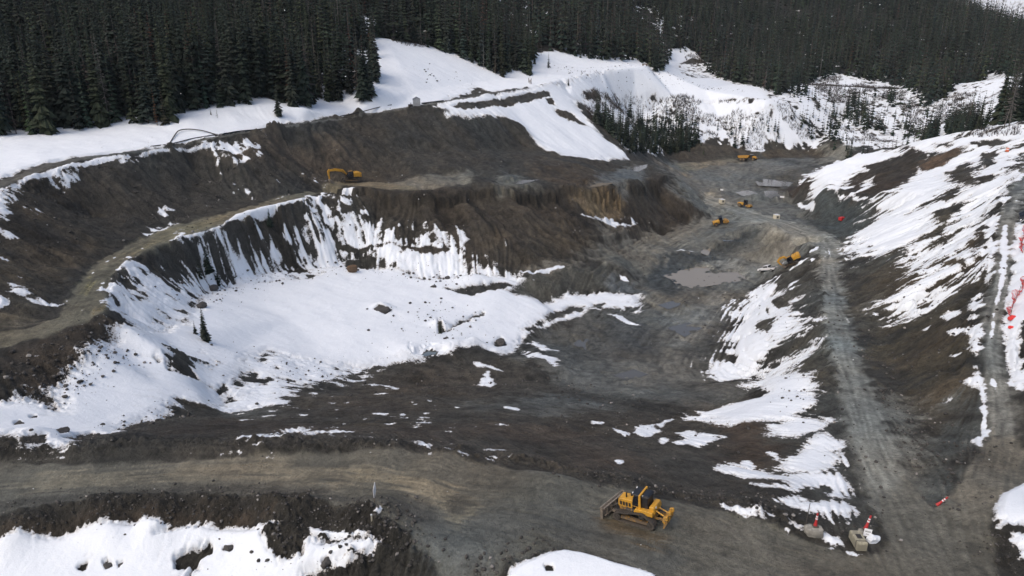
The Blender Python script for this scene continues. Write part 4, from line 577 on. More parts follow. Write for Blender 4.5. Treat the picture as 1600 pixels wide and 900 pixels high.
# ------------------------------------------------------------------ materials
def mat(name, col=(.5, .5, .5), rough=.6, metal=0.0, spec=.5):
    m = bpy.data.materials.new(name); m.use_nodes = True; b = m.node_tree.nodes['Principled BSDF']
    b.inputs['Base Color'].default_value = (*col, 1); b.inputs['Roughness'].default_value = rough; b.inputs['Metallic'].default_value = metal; b.inputs['Specular IOR Level'].default_value = spec
    return m
class N:                                                      # small node-tree helper
    def __init__(s, m): s.t = m.node_tree; s.b = s.t.nodes['Principled BSDF']
    def n(s, kind, **kw):
        q = s.t.nodes.new('ShaderNode' + kind)
        for k, v in kw.items(): setattr(q, k, v)
        return q
    def l(s, a, b): s.t.links.new(a, b)
    def math(s, op, a, b=None, c=None, clamp=False):
        q = s.n('Math', operation=op, use_clamp=clamp)
        for i, v in enumerate((a, b, c)):
            if v is None: continue
            if isinstance(v, (int, float)): q.inputs[i].default_value = v
            else: s.l(v, q.inputs[i])
        return q.outputs[0]
    def noise(s, vec, scale, detail=3, rough=.55):
        q = s.n('TexNoise'); q.inputs['Scale'].default_value = scale; q.inputs['Detail'].default_value = detail; q.inputs['Roughness'].default_value = rough
        s.l(vec, q.inputs['Vector']); return q.outputs['Fac']
    def mix(s, f, a, b, blend='MIX'):
        q = s.n('Mix', data_type='RGBA', blend_type=blend)
        for i, v in ((0, f), (6, a), (7, b)):
            if isinstance(v, (int, float)): q.inputs[i].default_value = v
            elif isinstance(v, tuple): q.inputs[i].default_value = (*v, 1)
            else: s.l(v, q.inputs[i])
        return q.outputs[2]
    def rng(s, v, a, b, c, d, smooth=False):
        q = s.n('MapRange', interpolation_type='SMOOTHSTEP' if smooth else 'LINEAR'); q.inputs[1].default_value = a; q.inputs[2].default_value = b; q.inputs[3].default_value = c; q.inputs[4].default_value = d
        s.l(v, q.inputs[0]); return q.outputs[0]
def earth_material():
    m = mat('mud_gravel_and_snow'); k = N(m); pos = k.n('NewGeometry').outputs['Position']
    ca = k.n('Attribute', attribute_name='col').outputs['Color']; sa = k.n('Attribute', attribute_name='sn').outputs['Fac']; wa = k.n('Attribute', attribute_name='wet').outputs['Fac']
    n1 = k.noise(pos, 3.2, 4, .65); n2 = k.noise(pos, .55, 5, .6); n3 = k.noise(pos, 12, 2, .6)
    v = k.n('TexVoronoi'); v.inputs['Scale'].default_value = 2.4; k.l(pos, v.inputs['Vector'])
    n4 = k.noise(pos, 1.5, 7, .8)
    t = k.math('ADD', k.rng(n1, .3, .7, -.24, .24), k.rng(n2, .3, .7, -.16, .16)); t = k.math('ADD', t, k.rng(n3, .3, .7, -.12, .12)); t = k.math('ADD', t, k.rng(n4, .3, .7, -.42, .42)); t = k.math('MAXIMUM', k.math('ADD', t, 1.0), .3)
    q = k.n('VectorMath', operation='SCALE'); k.l(ca, q.inputs[0]); k.l(t, q.inputs['Scale'])
    stone = k.math('MULTIPLY', k.rng(v.outputs['Distance'], .10, .16, 1, 0), k.rng(k.n('TexWhiteNoise').outputs[0], 0, 1, 1, 1))
    sel = k.n('SeparateColor'); k.l(v.outputs['Color'], sel.inputs[0]); stone = k.math('MULTIPLY', stone, k.rng(sel.outputs[0], .80, .82, 0, .55))
    earth = k.mix(stone, q.outputs[0], (.19, .185, .175))
    f = k.math('ADD', sa, k.math('ADD', k.rng(n1, .3, .7, -.26, .26), k.rng(n4, .3, .7, -.24, .24)))
    fac = k.rng(f, -.035, .05, 0, 1, True)
    clean = k.rng(f, .03, .40, 0, 1, True); clean2 = k.rng(f, .3, 1.5, 0, 1, True)
    sc = k.mix(clean, (.50, .485, .465), (.77, .80, .83)); sc = k.mix(clean2, sc, (.845, .885, .93)); sc = k.mix(k.rng(n2, .35, .7, 0, .4), sc, (.775, .82, .87))
    base = k.mix(fac, earth, sc); k.l(base, k.b.inputs['Base Color'])
    rw = k.math('ADD', wa, k.rng(n2, .3, .7, -.15, .15)); rough = k.rng(rw, .1, .95, .85, .22); rg = k.n('Mix'); k.l(fac, rg.inputs[0]); k.l(rough, rg.inputs[2]); rg.inputs[3].default_value = .75; k.l(rg.outputs[0], k.b.inputs['Roughness'])
    k.b.inputs['Specular IOR Level'].default_value = .35
    bh = k.math('ADD', k.math('MULTIPLY', n1, .8), k.math('MULTIPLY', n3, .25)); bh = k.math('ADD', bh, k.math('MULTIPLY', n4, 2.2))
    bs = k.n('Bump'); bs.inputs['Distance'].default_value = .35; k.l(bh, bs.inputs['Height'])
    st = k.math('MULTIPLY', k.rng(fac, 0, 1, 1, .3), k.rng(wa, .3, .9, .9, .35)); k.l(st, bs.inputs['Strength']); k.l(bs.outputs[0], k.b.inputs['Normal'])
    return m
EARTH = earth_material()
def np_mesh(name, V, F, mats, attrs=None, smooth=True, parent=None, loc=None):
    me = bpy.data.meshes.new(name); F = np.asarray(F, np.int32); k = F.shape[1]
    me.vertices.add(len(V)); me.vertices.foreach_set('co', np.asarray(V, np.float32).ravel())
    me.loops.add(F.size); me.loops.foreach_set('vertex_index', F.ravel()); me.polygons.add(len(F))
    me.polygons.foreach_set('loop_start', np.arange(0, F.size, k, dtype=np.int32)); me.polygons.foreach_set('loop_total', np.full(len(F), k, np.int32))
    me.polygons.foreach_set('use_smooth', np.full(len(F), smooth)); me.update(calc_edges=True)
    for m in mats: me.materials.append(m)
    for nm, arr in (attrs or {}).items():
        if arr.ndim == 2:
            a = me.attributes.new(nm, 'FLOAT_COLOR', 'POINT'); a.data.foreach_set('color', np.concatenate([arr, np.ones((len(arr), 1))], 1).astype(np.float32).ravel())
        else:
            a = me.attributes.new(nm, 'FLOAT', 'POINT'); a.data.foreach_set('value', arr.astype(np.float32))
    o = bpy.data.objects.new(name, me); COL.objects.link(o)
    if parent: o.parent = parent
    if loc: o.location = loc
    return o
I, J = np.meshgrid(np.arange(NA-1), np.arange(NR-1), indexing='ij'); b0 = (I*NR + J).ravel()
QF = np.stack([b0, b0+1, b0+NR+1, b0+NR], 1)                  # counter-clockwise from above
cls = np.zeros(len(X), np.int8); cls[sn > .02] = 1
for i, (name, _, _) in enumerate(ROADS): cls[(ROADMASK[name] > 0) & (cls == 0)] = 2 + i
fc = cls[QF[:, 0]]
VV = np.stack([X, Y, Zt], 1)
for c, (nm, kind) in enumerate([('ground', 'structure'), ('snow', 'stuff')] + [(r[0], 'structure') for r in ROADS]):
    f = QF[fc == c]; u, inv = np.unique(f, return_inverse=True)
    o = np_mesh(nm, VV[u], inv.reshape(-1, 4), [EARTH], {'col': colr[u], 'sn': sn[u], 'wet': wet[u]}); o['kind'] = kind

# ------------------------------------------------------------------ trees
def tag(o, label=None, cat=None, group=None, kind=None):
    for k_, v_ in (('label', label), ('category', cat), ('group', group), ('kind', kind)):
        if v_: o[k_] = v_
    return o
def empty(name, loc, rz=0.0, label=None, cat=None, group=None):
    o = bpy.data.objects.new(name, None); COL.objects.link(o); o.location = loc; o.rotation_euler = (0, 0, rz); o.empty_display_size = .3
    return tag(o, label, cat, group)
def copy_tree(o, parent=None):
    c = o.copy(); COL.objects.link(c); c.parent = parent
    for ch in list(o.children): copy_tree(ch, c)
    return c
def foliage_material():
    m = mat('needles_and_bark', rough=.8, spec=.2); k = N(m); pos = k.n('NewGeometry').outputs['Position']
    t = k.n('Attribute', attribute_name='tint').outputs['Color']; n1 = k.noise(pos, 1.1, 3, .6)
    s_ = k.rng(n1, .3, .7, .55, 1.5); q = k.n('VectorMath', operation='SCALE'); k.l(t, q.inputs[0]); k.l(s_, q.inputs['Scale']); k.l(q.outputs[0], k.b.inputs['Base Color'])
    return m
FOL = foliage_material()
def conifer(seed, whorls, per, rad, base=.10, power=.85, gap=.06, droop=.35, fill=1.0):
    r = np.random.default_rng(seed); V = []; F = []
    for i in range(whorls):
        t = (i+.5)/whorls; z = base + (1-base)*t**1.05
        R = rad*((1-t)**power)*(.72 + .5*r.random()) + .006
        n = max(3, int(round(per*(1-.45*t)))); a0 = r.random()*6.28
        for b in range(n):
            if r.random() < gap + (.25 if t < .15 else 0): continue
            a = a0 + b*6.283/n + r.normal()*.25; L = R*(.6 + .6*r.random()); wd = L*(.26 + .2*r.random())*fill + .004
            d = droop*(1.25-t)*(.7 + .6*r.random()); up = .10*t
            c, s = math.cos(a), math.sin(a); k = len(V); zb = z + r.normal()*.006
            V += [(0, 0, zb + .012), (c*L*.5 - s*wd, s*L*.5 + c*wd, zb - L*d*.62 - wd*.35 + up*L), (c*L, s*L, zb - L*d + up*L*1.6), (c*L*.5 + s*wd, s*L*.5 - c*wd, zb - L*d*.62 - wd*.35 + up*L), (c*L*.55, s*L*.55, zb - L*d*.3 + up*L)]
            F += [(k, k+1, k+4), (k+4, k+1, k+2), (k, k+4, k+3), (k+4, k+2, k+3)]
    k = len(V); V += [(0, 0, 1.0), (.006, 0, .93), (-.004, .005, .93), (-.003, -.006, .93)]; F += [(k, k+1, k+2), (k, k+2, k+3), (k, k+3, k+1)]
    return np.array(V, np.float32), np.array(F, np.int32)
def trunk(seed, r0=.011, n=6, bare=0):
    r = np.random.default_rng(seed); V = []; F = []; zs = [-.05, .3, .65, .97]
    for z in zs:
        for i in range(n): a = 6.283*i/n; q = r0*(1.02-z); V.append((q*math.cos(a), q*math.sin(a), z))
    for j in range(len(zs)-1):
        for i in range(n): a, b = j*n+i, j*n+(i+1) % n; F += [(a, b, b+n), (a, b+n, a+n)]
    for i in range(bare):                                     # dead twigs
        z = .12 + .85*r.random(); a = r.random()*6.28; L = .10*(1.05-z)*(.4 + r.random()); c, s = math.cos(a), math.sin(a); k = len(V)
        V += [(0, 0, z), (c*L, s*L, z - L*.25), (c*L*.9, s*L*.9, z - L*.25 - .008)]; F.append((k, k+1, k+2))
    return np.array(V, np.float32), np.array(F, np.int32)
GREENS = [(.023, .033, .023), (.018, .028, .021), (.032, .041, .024), (.022, .033, .028), (.029, .036, .027), (.016, .024, .019)]
KINDS = []                                                    # crown, trunk, tint, trunk tint
for i in range(6):
    KINDS.append((conifer(20+i, 26, 8, .115 + .02*(i % 3), base=.05 + .05*(i % 2), droop=.45 + .1*(i % 3), gap=.07), trunk(40+i), GREENS[i], (.05, .042, .036)))
KINDS.append((conifer(31, 22, 5, .085, base=.14, gap=.35, fill=.6), trunk(47, bare=40), (.050, .043, .038), (.085, .078, .072)))   # thin, dying
KINDS.append((conifer(33, 24, 7, .10, base=.1, gap=.2, fill=.8), trunk(48, bare=20), (.052, .026, .018), (.06, .045, .038)))       # rust red, dead needles
KINDS.append((conifer(34, 5, 3, .03, base=.6, gap=.5, fill=.4), trunk(49, .009, bare=110), (.07, .064, .058), (.11, .102, .095)))  # bare grey snag
KINDS.append((conifer(35, 14, 8, .22, base=.02, gap=.05, droop=.35), trunk(50, .02), (.020, .027, .017), (.05, .042, .036)))       # bushy young spruce
KMESH = []
for i, ((cv_, cf), (tv, tf), ct, tt) in enumerate(KINDS):
    a = np_mesh('crown', cv_, cf, [FOL], {'tint': np.tile(np.array(ct, np.float32), (len(cv_), 1))}, smooth=False); b = np_mesh('trunk', tv, tf, [FOL], {'tint': np.tile(np.array(tt, np.float32), (len(tv), 1))})
    KMESH.append((a.data, b.data)); bpy.data.objects.remove(a); bpy.data.objects.remove(b)
def plant_tree(x, y, h, kind, wid, label, cat, group=None, lean=(0, 0), name='spruce_tree', z=None):
    t = empty(name, (x, y, (Hz(x, y) if z is None else z) - .1), random.random()*6.28, label, cat, group); t.scale = (h*wid, h*wid, h); t.rotation_euler[0] = lean[0]; t.rotation_euler[1] = lean[1]
    for nm, me in zip(('crown', 'trunk'), KMESH[kind]):
        o = bpy.data.objects.new(nm, me); COL.objects.link(o); o.parent = t
    return t
def proj(x, y, z):
    x = np.asarray(x); zz = np.asarray(z)-CAM_H; f = y*cp - zz*sp; up = y*sp + zz*cp
    return 800 + FOC*x/f, 450 - FOC*up/f
def inside(W, x, y):
    W = np.asarray(W); ins = np.zeros(x.shape, bool)
    for a, b in zip(W, np.roll(W, -1, 0)):
        c = (a[1] > y) != (b[1] > y); ey = b[1]-a[1]
        if abs(ey) > 1e-9: ins ^= c & (x < (b[0]-a[0])*(y-a[1])/ey + a[0])
    return ins
def W(uv, top=()): return np.concatenate([hit([p[0] for p in uv], [p[1] for p in uv])] + ([np.array([Q(u, d, 0)[:2] for u, d in top])] if top else []))
# forest outlines: outline, spacing near/far, heights, kind weights
WT = [9, 9, 8, 9, 8, 8, 5, 1.2, 2.4, 1]
FORESTS = [
 (WQ(FL_L, FTOPS[0]), 2.8, 4.8, (14, 26), 'L'), (WQ(FL_M, FTOPS[1]), 3.2, 4.6, (15, 25), 'M'), (WQ(FL_R, FTOPS[2]), 3.7, 4.7, (14, 24), 'R'),
 (W(T(2,[(1175,565),(1235,525),(1300,530),(1420,545),(1599,530),(1640,560),(1660,600),(1600,700),(1480,700),(1360,718),(1310,690),(1240,610)])), 2.3, 4, (6, 13), 'G'),
 (W(T(3,[(0,590),(60,620),(150,640),(162,672),(60,690),(0,700),(-60,690)])), 2.4, 4, (6, 12), 'G'), (W(T(3,[(380,540),(405,640),(460,672),(480,640),(440,560),(400,520)])), 2.6, 4, (6, 12), 'G'),
 (W(T(3,[(530,510),(590,560),(655,640),(615,662),(560,600),(520,555)])), 2.7, 4, (7, 13), 'G'), (W(T(3,[(680,600),(740,610),(830,670),(780,670),(700,650)])), 2.7, 4, (7, 13), 'G'),
 (W(T(3,[(830,450),(890,560),(1010,640),(1020,655),(920,650),(840,590),(740,560),(690,520),(760,530)])), 2.9, 3.2, (8, 15), 'G'), (W(T(3,[(1030,540),(1080,600),(1120,640),(1060,640)])), 2.9, 3.2, (8, 14), 'G'), (W(T(3,[(985,440),(1010,500),(1000,540),(965,470)])), 2.9, 3.2, (8, 14), 'G'),
 (W(T(3,[(1140,520),(1200,590),(1205,640),(1150,650)])), 2.9, 3.2, (8, 15), 'G'), (W(T(3,[(1225,610),(1300,570),(1390,560),(1440,570),(1330,610),(1290,630)])), 2.8, 3.2, (8, 15), 'G'), (W(T(3,[(1250,480),(1290,500),(1280,530)])), 2.9, 3.2, (8, 14), 'G'), (W(T(3,[(480,430),(540,420),(600,420),(590,450),(560,440),(520,460)])), 4, 4, (10, 16), 'G'), (W(T(3,[(600,440),(650,460),(700,560),(760,600),(740,620),(660,520)])), 4, 4, (6, 12), 'G'),
 (W(T(3,[(1462,575),(1530,572),(1599,560),(1700,545),(1700,500),(1480,520)])), 3.0, 4, (17, 24), 'T'),
] + [(W(T(3, p_)), s_, s_, h_, 'G') for p_, s_, h_ in [([(-60,560),(200,590),(480,560),(500,680),(300,690),(-60,700)], 5.2, (4, 11)), ([(500,430),(700,400),(1000,440),(1140,480),(1150,650),(640,650),(540,560)], 7.5, (5, 12)), ([(1190,470),(1440,470),(1300,630),(1200,640)], 7.5, (5, 12)), ([(-350,420),(-60,440),(0,470),(-60,560),(-300,520)], 9, (4, 9))]]
cand = []
for Wp, s0, s1, (h0, h1), code in FORESTS:
    x0, y0 = Wp.min(0); x1, y1 = Wp.max(0); sp_ = s0
    for band in ((0, 420, s0), (420, 800, (s0+s1)/2), (800, 1700, s1)):
        sp_ = band[2]; gx, gy = np.meshgrid(np.arange(x0, x1, sp_), np.arange(y0, y1, sp_), indexing='ij'); gx = gx.ravel(); gy = gy.ravel()
        d = np.hypot(gx, gy); m = (d >= band[0]) & (d < band[1]) & (np.abs(np.arctan2(gx, gy)) < math.radians(47)); gx, gy = gx[m], gy[m]
        gx = gx + rng.uniform(-.48, .48, gx.shape)*sp_; gy = gy + rng.uniform(-.48, .48, gy.shape)*sp_
        m = inside(Wp, gx, gy) & (fbm(gx, gy, 22, 2, 3) > -1.15) ; gx, gy = gx[m], gy[m]
        if not len(gx): continue
        z = Hzv(gx, gy); h = rng.uniform(0, 1, gx.shape)**.9*(h1-h0+5) + h0 - 4; h *= 1 + .08*fbm(gx, gy, 40, 2, 1)
        young = rng.random(gx.shape) < .08; h[young] *= .5
        u, v = proj(gx, gy, z); m = (u > -90) & (u < 1690) & (v > -60)
        wts = np.array(WT); wts = wts/wts.sum() if code in 'LMRT' else np.array([9, 9, 8, 9, 8, 8, 1, .4, .5, 6.])/58.9
        kd = rng.choice(10, gx.shape, p=wts)
        for q in np.nonzero(m)[0]: cand.append((gx[q], gy[q], z[q], h[q], kd[q], code, u[q], v[q]))
print('tree candidates', len(cand))
LONE = [  # u, v of the foot, height m, kind, width, label
 (322,538,6.2,4,1.25,'lone dark spruce standing in the white snow bowl'), (306,526,2.6,9,1.0,'small dark sapling just left of the lone spruce in the snow bowl'),
 (312,432,5.0,9,.9,'leftmost bushy spruce of the clump on the streaky bank'), (326,428,6.0,1,1.6,'tallest bushy spruce in the middle of the clump on the streaky bank'), (341,442,5.0,9,.9,'rightmost and lowest spruce of the clump on the streaky bank'),
 (421,344,4.6,1,1.5,'small lone spruce at the edge of the upper dirt track'), (581,156,18,3,.95,'slender tall spruce standing alone at the left edge of the snowfield'), (568,159,21,1,1.0,'tall dark spruce beside the slender one left of the snowfield'),
 (436,184,10,4,1.2,'spruce standing out from the forest above the pipe line'), (340,187,3.0,8,1.6,'thin bare sapling on the snow above the bent black hose'), (330,182,2.2,9,.8,'tiny sapling on the snow left of the thin bare sapling'),
 (857,107,8.5,9,.8,'small round spruce alone on the snow right of the forest tongue'), (835,101,6,1,1.2,'small narrow spruce close to the right side of the forest tongue'), (827,117,17,2,1.0,'tall spruce at the right tip of the forest tongue'),
 (888,133,4,4,1.2,'thin young spruce on the snow above the dark cut'), (1024,113,17,5,1.2,'broad spruce at the end of the snowy road'), (688,523,3.4,9,.75,'dark shrubby fir half buried in the snow of the bowl'),
 (1569,197,21,8,1.0,'pale bare trunk leaning right, left of two on the knoll'), (1577,196,22,8,1.0,'pale bare trunk leaning right, nearer the frame edge of two on the knoll'),
]
for u, v, h, kd, wd, lab in LONE:
    x, y, z = ground(u, v); plant_tree(x, y, h, kd, wd, lab, 'tree', 'lone trees and saplings', lean=(0, .10 if kd == 8 and h > 20 else 0), name='dead_tree' if kd == 8 and h > 20 else 'spruce_tree')
app = np.array([c[3]*FOC/math.hypot(c[0], c[1]) * (0 if not (-10 < c[6] < 1610 and c[7] > 40) else 1) for c in cand]); order = np.argsort(-app)
N_IND = 270
LAB = {'L': ('spruce in the front of the dark forest above the snowbank', 'trees of the dark forest on the left'), 'M': ('spruce at the forest edge above the smooth snowfield', 'trees above the smooth snowfield'), 'R': ('spruce at the foot of the distant forested hill', 'trees at the foot of the distant hill'), 'G': ('small spruce on the snowy gully bank', 'spruces on the gully bank'), 'T': ('tall spruce on the knoll beyond the right mound', 'trees on the knoll beyond the right mound')}
ADJ = {6: 'thin grey dying', 7: 'rust red dead', 8: 'bare grey dead', 9: 'bushy young'}
for q in order[:N_IND]:
    x, y, z, h, kd, code, u, v = cand[q]; l, g = LAB[code]; adj = ADJ.get(int(kd), 'dark green')
    plant_tree(x, y, h, int(kd), .68 + .4*random.random(), adj + ' ' + l, 'tree', adj + ' ' + g, z=float(z), name='dead_tree' if kd == 8 else 'spruce_tree')
# everything farther back reads as one mass of forest
LODK = {}
for i in range(10):
    w0 = [None]*3
    if i < 6: mid = conifer(60+i, 15, 6, .125, base=.06, droop=.5, fill=1.25); far = conifer(80+i, 8, 4, .13, base=.04, droop=.7, fill=1.9, gap=.03)
    elif i == 6: mid = conifer(66, 13, 4, .085, base=.15, gap=.35, fill=.8); far = conifer(86, 6, 4, .085, base=.1, fill=1.2)
    elif i == 7: mid = conifer(67, 14, 5, .10, base=.1, gap=.15); far = conifer(87, 7, 4, .10, base=.1, fill=1.6)
    elif i == 8: mid = conifer(68, 4, 3, .03, base=.6, gap=.5, fill=.4); far = conifer(88, 3, 3, .03, base=.6, fill=.6)
    else: mid = conifer(69, 10, 6, .21, base=.02, fill=1.1); far = conifer(89, 6, 5, .2, base=.02, fill=1.6)
    LODK[i] = (KINDS[i][0] if i in (6, 8) else mid, far, trunk(90+i, n=4, bare=24 if i == 8 else 0), trunk(95+i, n=3, bare=8 if i == 8 else 0))
FV, FF, FT = [], [], []; off = 0
groups = {}
for q in order[N_IND:]:
    c = cand[q]; d = math.hypot(c[0], c[1]); groups.setdefault((int(c[4]), 0 if d < 420 else 1), []).append(c)
for (kd, lod), L in groups.items():
    (cvv, cff) = LODK[kd][lod]; (tvv, tff) = LODK[kd][2+lod]; BV = np.concatenate([cvv, tvv]); BF = np.concatenate([cff, tff+len(cvv)])
    BT = np.concatenate([np.tile(np.array(KINDS[kd][2], np.float32), (len(cvv), 1)), np.tile(np.array(KINDS[kd][3], np.float32), (len(tvv), 1))])
    A = np.array([(c[0], c[1], c[2]-.1, c[3]) for c in L]); n = len(A); a = rng.random(n)*6.283; wd = rng.uniform(.65, 1.15, n); c_, s_ = np.cos(a)[:, None], np.sin(a)[:, None]
    hh = A[:, 3:4]; xx = (BV[None, :, 0]*c_ - BV[None, :, 1]*s_)*hh*wd[:, None] + A[:, 0:1]; yy = (BV[None, :, 0]*s_ + BV[None, :, 1]*c_)*hh*wd[:, None] + A[:, 1:2]; zz = BV[None, :, 2]*hh + A[:, 2:3]
    FV.append(np.stack([xx, yy, zz], -1).reshape(-1, 3)); FF.append((BF[None] + (np.arange(n)*len(BV))[:, None, None]).reshape(-1, 3) + off); off += n*len(BV)
    tb = rng.uniform(.5, 1.6, (n, 1, 1))*(1 + rng.normal(size=(n, 1, 3))*.06); FT.append((BT[None]*tb).reshape(-1, 3))
fo = np_mesh('forest', np.concatenate(FV), np.concatenate(FF), [FOL], {'tint': np.concatenate(FT)}, smooth=False); tag(fo, 'dense dark conifer forest covering the hillsides behind the pit', 'forest', kind='stuff')
print('forest faces', len(fo.data.polygons))
# leafless brush on the gully banks
BRUSH = [T(2,[(1120,440),(1220,430),(1340,420),(1599,440),(1640,470),(1640,560),(1420,550),(1240,530),(1170,570)]), T(3,[(-40,440),(100,450),(250,470),(420,480),(440,530),(400,560),(390,700),(330,700),(160,640),(0,600)]), T(3,[(590,380),(740,350),(850,390),(1000,410),(1080,450),(1140,540),(1130,620),(1060,560),(1000,460),(900,470),(850,540),(760,530),(640,440)]), T(3,[(1190,480),(1290,430),(1380,430),(1390,550),(1300,560),(1220,590)]), T(3,[(830,600),(900,570),(980,660),(880,660)]), T(2,[(230,190),(400,200),(420,225),(300,215)]), T(3,[(1300,620),(1500,590),(1599,585),(1599,620),(1400,640)]), T(3,[(20,210),(120,230),(130,300),(60,310),(30,270)]), T(3,[(240,300),(380,290),(370,340),(270,345)]), T(3,[(440,470),(520,500),(560,580),(640,650),(560,640),(480,560)]), T(3,[(640,480),(720,560),(850,640),(900,670),(800,660),(700,580)])]
BV, BF, BT = [], [], []
for uv in BRUSH:
    Wp = W(uv); x0, y0 = Wp.min(0); x1, y1 = Wp.max(0); n = int((x1-x0)*(y1-y0)/0.8); px = rng.uniform(x0, x1, n); py = rng.uniform(y0, y1, n)
    m = inside(Wp, px, py) & (fbm(px, py, 9, 3, 2) > -.45); px, py = px[m], py[m]; pz = Hzv(px, py)
    for x, y, z in zip(px, py, pz):
        hgt = .7 + 1.5*random.random(); tn = random.choice(((.06, .052, .047), (.045, .038, .034), (.085, .075, .07)))
        for i in range(6):
            a = random.random()*6.28; tl = .25 + .5*random.random(); k = len(BV); wdt = .05; ca_, sa_ = math.cos(a), math.sin(a)
            BV += [(x - sa_*wdt, y + ca_*wdt, z-.1), (x + sa_*wdt, y - ca_*wdt, z-.1), (x + ca_*tl*hgt, y + sa_*tl*hgt, z + hgt*(.7 + .5*random.random()))]; BF.append((k, k+1, k+2)); BT += [tn]*3
br = np_mesh('brush', np.array(BV, np.float32), np.array(BF, np.int32), [FOL], {'tint': np.array(BT, np.float32)}, smooth=False); tag(br, 'leafless snow dusted brush on the gully banks', 'brush', kind='stuff')
print('brush', len(BF))

# ------------------------------------------------------------------ objects
class MB:                                                     # collects solids, builds ONE mesh object
    def __init__(s): s.bm = bmesh.new()
    def _tf(s, geom, c, rot):
        M = Matrix.Translation(Vector(c)) @ (rot.to_4x4() if isinstance(rot, Matrix) else Matrix.Rotation(rot or 0, 4, 'Y'))
        bmesh.ops.transform(s.bm, matrix=M, verts=geom)
    def box(s, c, d, rot=0, bev=0.0):
        r = bmesh.ops.create_cube(s.bm, size=1); v = r['verts']; bmesh.ops.scale(s.bm, vec=d, verts=v)
        if bev:
            e = list({e for q in v for e in q.link_edges}); b = bmesh.ops.bevel(s.bm, geom=e, offset=bev, segments=1, affect='EDGES', profile=.5); v = list({q for q in b['verts']} | {q for f in b['faces'] for q in f.verts})
            v = list({w_ for q in v for f in q.link_faces for w_ in f.verts})
        s._tf(v, c, rot); return s
    def prism(s, prof, y0, y1, bev=0.0):                      # outline in x-z, swept across y
        a = [s.bm.verts.new((x, y0, z)) for x, z in prof]; b = [s.bm.verts.new((x, y1, z)) for x, z in prof]; n = len(prof); fs = []
        fs.append(s.bm.faces.new(a)); fs.append(s.bm.faces.new(b[::-1]))
        for i in range(n): fs.append(s.bm.faces.new((a[i], b[i], b[(i+1) % n], a[(i+1) % n])))
        bmesh.ops.recalc_face_normals(s.bm, faces=fs)
        if bev: bmesh.ops.bevel(s.bm, geom=list({e for f in fs for e in f.edges}), offset=bev, segments=1, affect='EDGES', profile=.5)
        return s
    def cyl(s, p, q, r, n=12, r2=None):
        p, q = Vector(p), Vector(q); L = (q-p).length; g = bmesh.ops.create_cone(s.bm, cap_ends=True, segments=n, radius1=r, radius2=r if r2 is None else r2, depth=L)
        bmesh.ops.transform(s.bm, matrix=Matrix.Translation((p+q)/2) @ (q-p).to_track_quat('Z', 'Y').to_matrix().to_4x4(), verts=g['verts']); return s
    def tube(s, pts, r, n=7):
        for a, b in zip(pts[:-1], pts[1:]): s.cyl(a, b, r, n)
        return s
    def bar(s, p, q, w_, h):
        p, q = Vector(p), Vector(q); g = bmesh.ops.create_cube(s.bm, size=1)['verts']; bmesh.ops.scale(s.bm, vec=(w_, h, (q-p).length), verts=g)
        bmesh.ops.transform(s.bm, matrix=Matrix.Translation((p+q)/2) @ (q-p).to_track_quat('Z', 'Y').to_matrix().to_4x4(), verts=g); return s
    def band(s, outer, inner, y0, y1):                        # closed belt between two loops of equal length
        n = len(outer); L = [[s.bm.verts.new((x, y, z)) for x, z in lp] for lp in (outer, inner) for y in (y0, y1)]; fs = []
        for A, B in ((0, 1), (1, 3), (3, 2), (2, 0)):
            for i in range(n): fs.append(s.bm.faces.new((L[A][i], L[A][(i+1) % n], L[B][(i+1) % n], L[B][i])))
        bmesh.ops.recalc_face_normals(s.bm, faces=fs); return s
    def build(s, name, m, parent=None, smooth=False):
        me = bpy.data.meshes.new(name); s.bm.to_mesh(me); s.bm.free(); me.materials.append(m)
        if smooth: me.polygons.foreach_set('use_smooth', [True]*len(me.polygons))
        o = bpy.data.objects.new(name, me); COL.objects.link(o); o.parent = parent; return o
def grimy(name, col, dirt=(.10, .085, .07), amt=.5, rough=.5, scale=2.0, metal=0):
    m = mat(name, col, rough, metal); k = N(m); co = k.n('TexCoord').outputs['Object']; n1 = k.noise(co, scale, 5, .65); n2 = k.noise(co, scale*5, 3, .6)
    z = k.n('SeparateXYZ'); k.l(co, z.inputs[0]); low = k.rng(z.outputs[2], .1, 1.9, .30, 0)
    f = k.math('ADD', k.math('ADD', n1, k.rng(n2, .3, .7, -.1, .1)), low); f = k.rng(f, .52, .75, 0, amt, True)
    k.l(k.mix(f, col, dirt), k.b.inputs['Base Color']); k.l(k.rng(f, 0, 1, rough, .85), k.b.inputs['Roughness']); return m
YEL = grimy('machine_yellow', (.60, .31, .032), amt=.75, rough=.45); YDK = grimy('worn_yellow', (.44, .23, .035), amt=.9)
BLK = grimy('cab_black', (.016, .017, .020), amt=.25, rough=.4); GLS = mat('cab_glass', (.010, .013, .020), .08, spec=.6)
STL = grimy('track_steel', (.085, .078, .07), amt=.8, rough=.5, metal=.3); BLD = grimy('blade_steel', (.34, .29, .23), amt=.6, rough=.45, metal=.3)
DRK = grimy('dark_grille', (.02, .019, .018), amt=.5); WHT = grimy('white_paint', (.78, .78, .78), amt=.14, rough=.4); LMP = mat('lamp_lens', (.8, .8, .78), .2); RUB = grimy('rubber', (.03, .03, .03), amt=.8, rough=.7)
RED = grimy('delineator_red', (.55, .02, .025), amt=.2, rough=.4); REF = mat('reflective_white', (.85, .85, .85), .4); CON = grimy('concrete', (.36, .35, .31), dirt=(.14, .13, .11), amt=.6, rough=.9); CONT = grimy('tan_concrete', (.40, .37, .27), dirt=(.15, .14, .11), amt=.6, rough=.9)
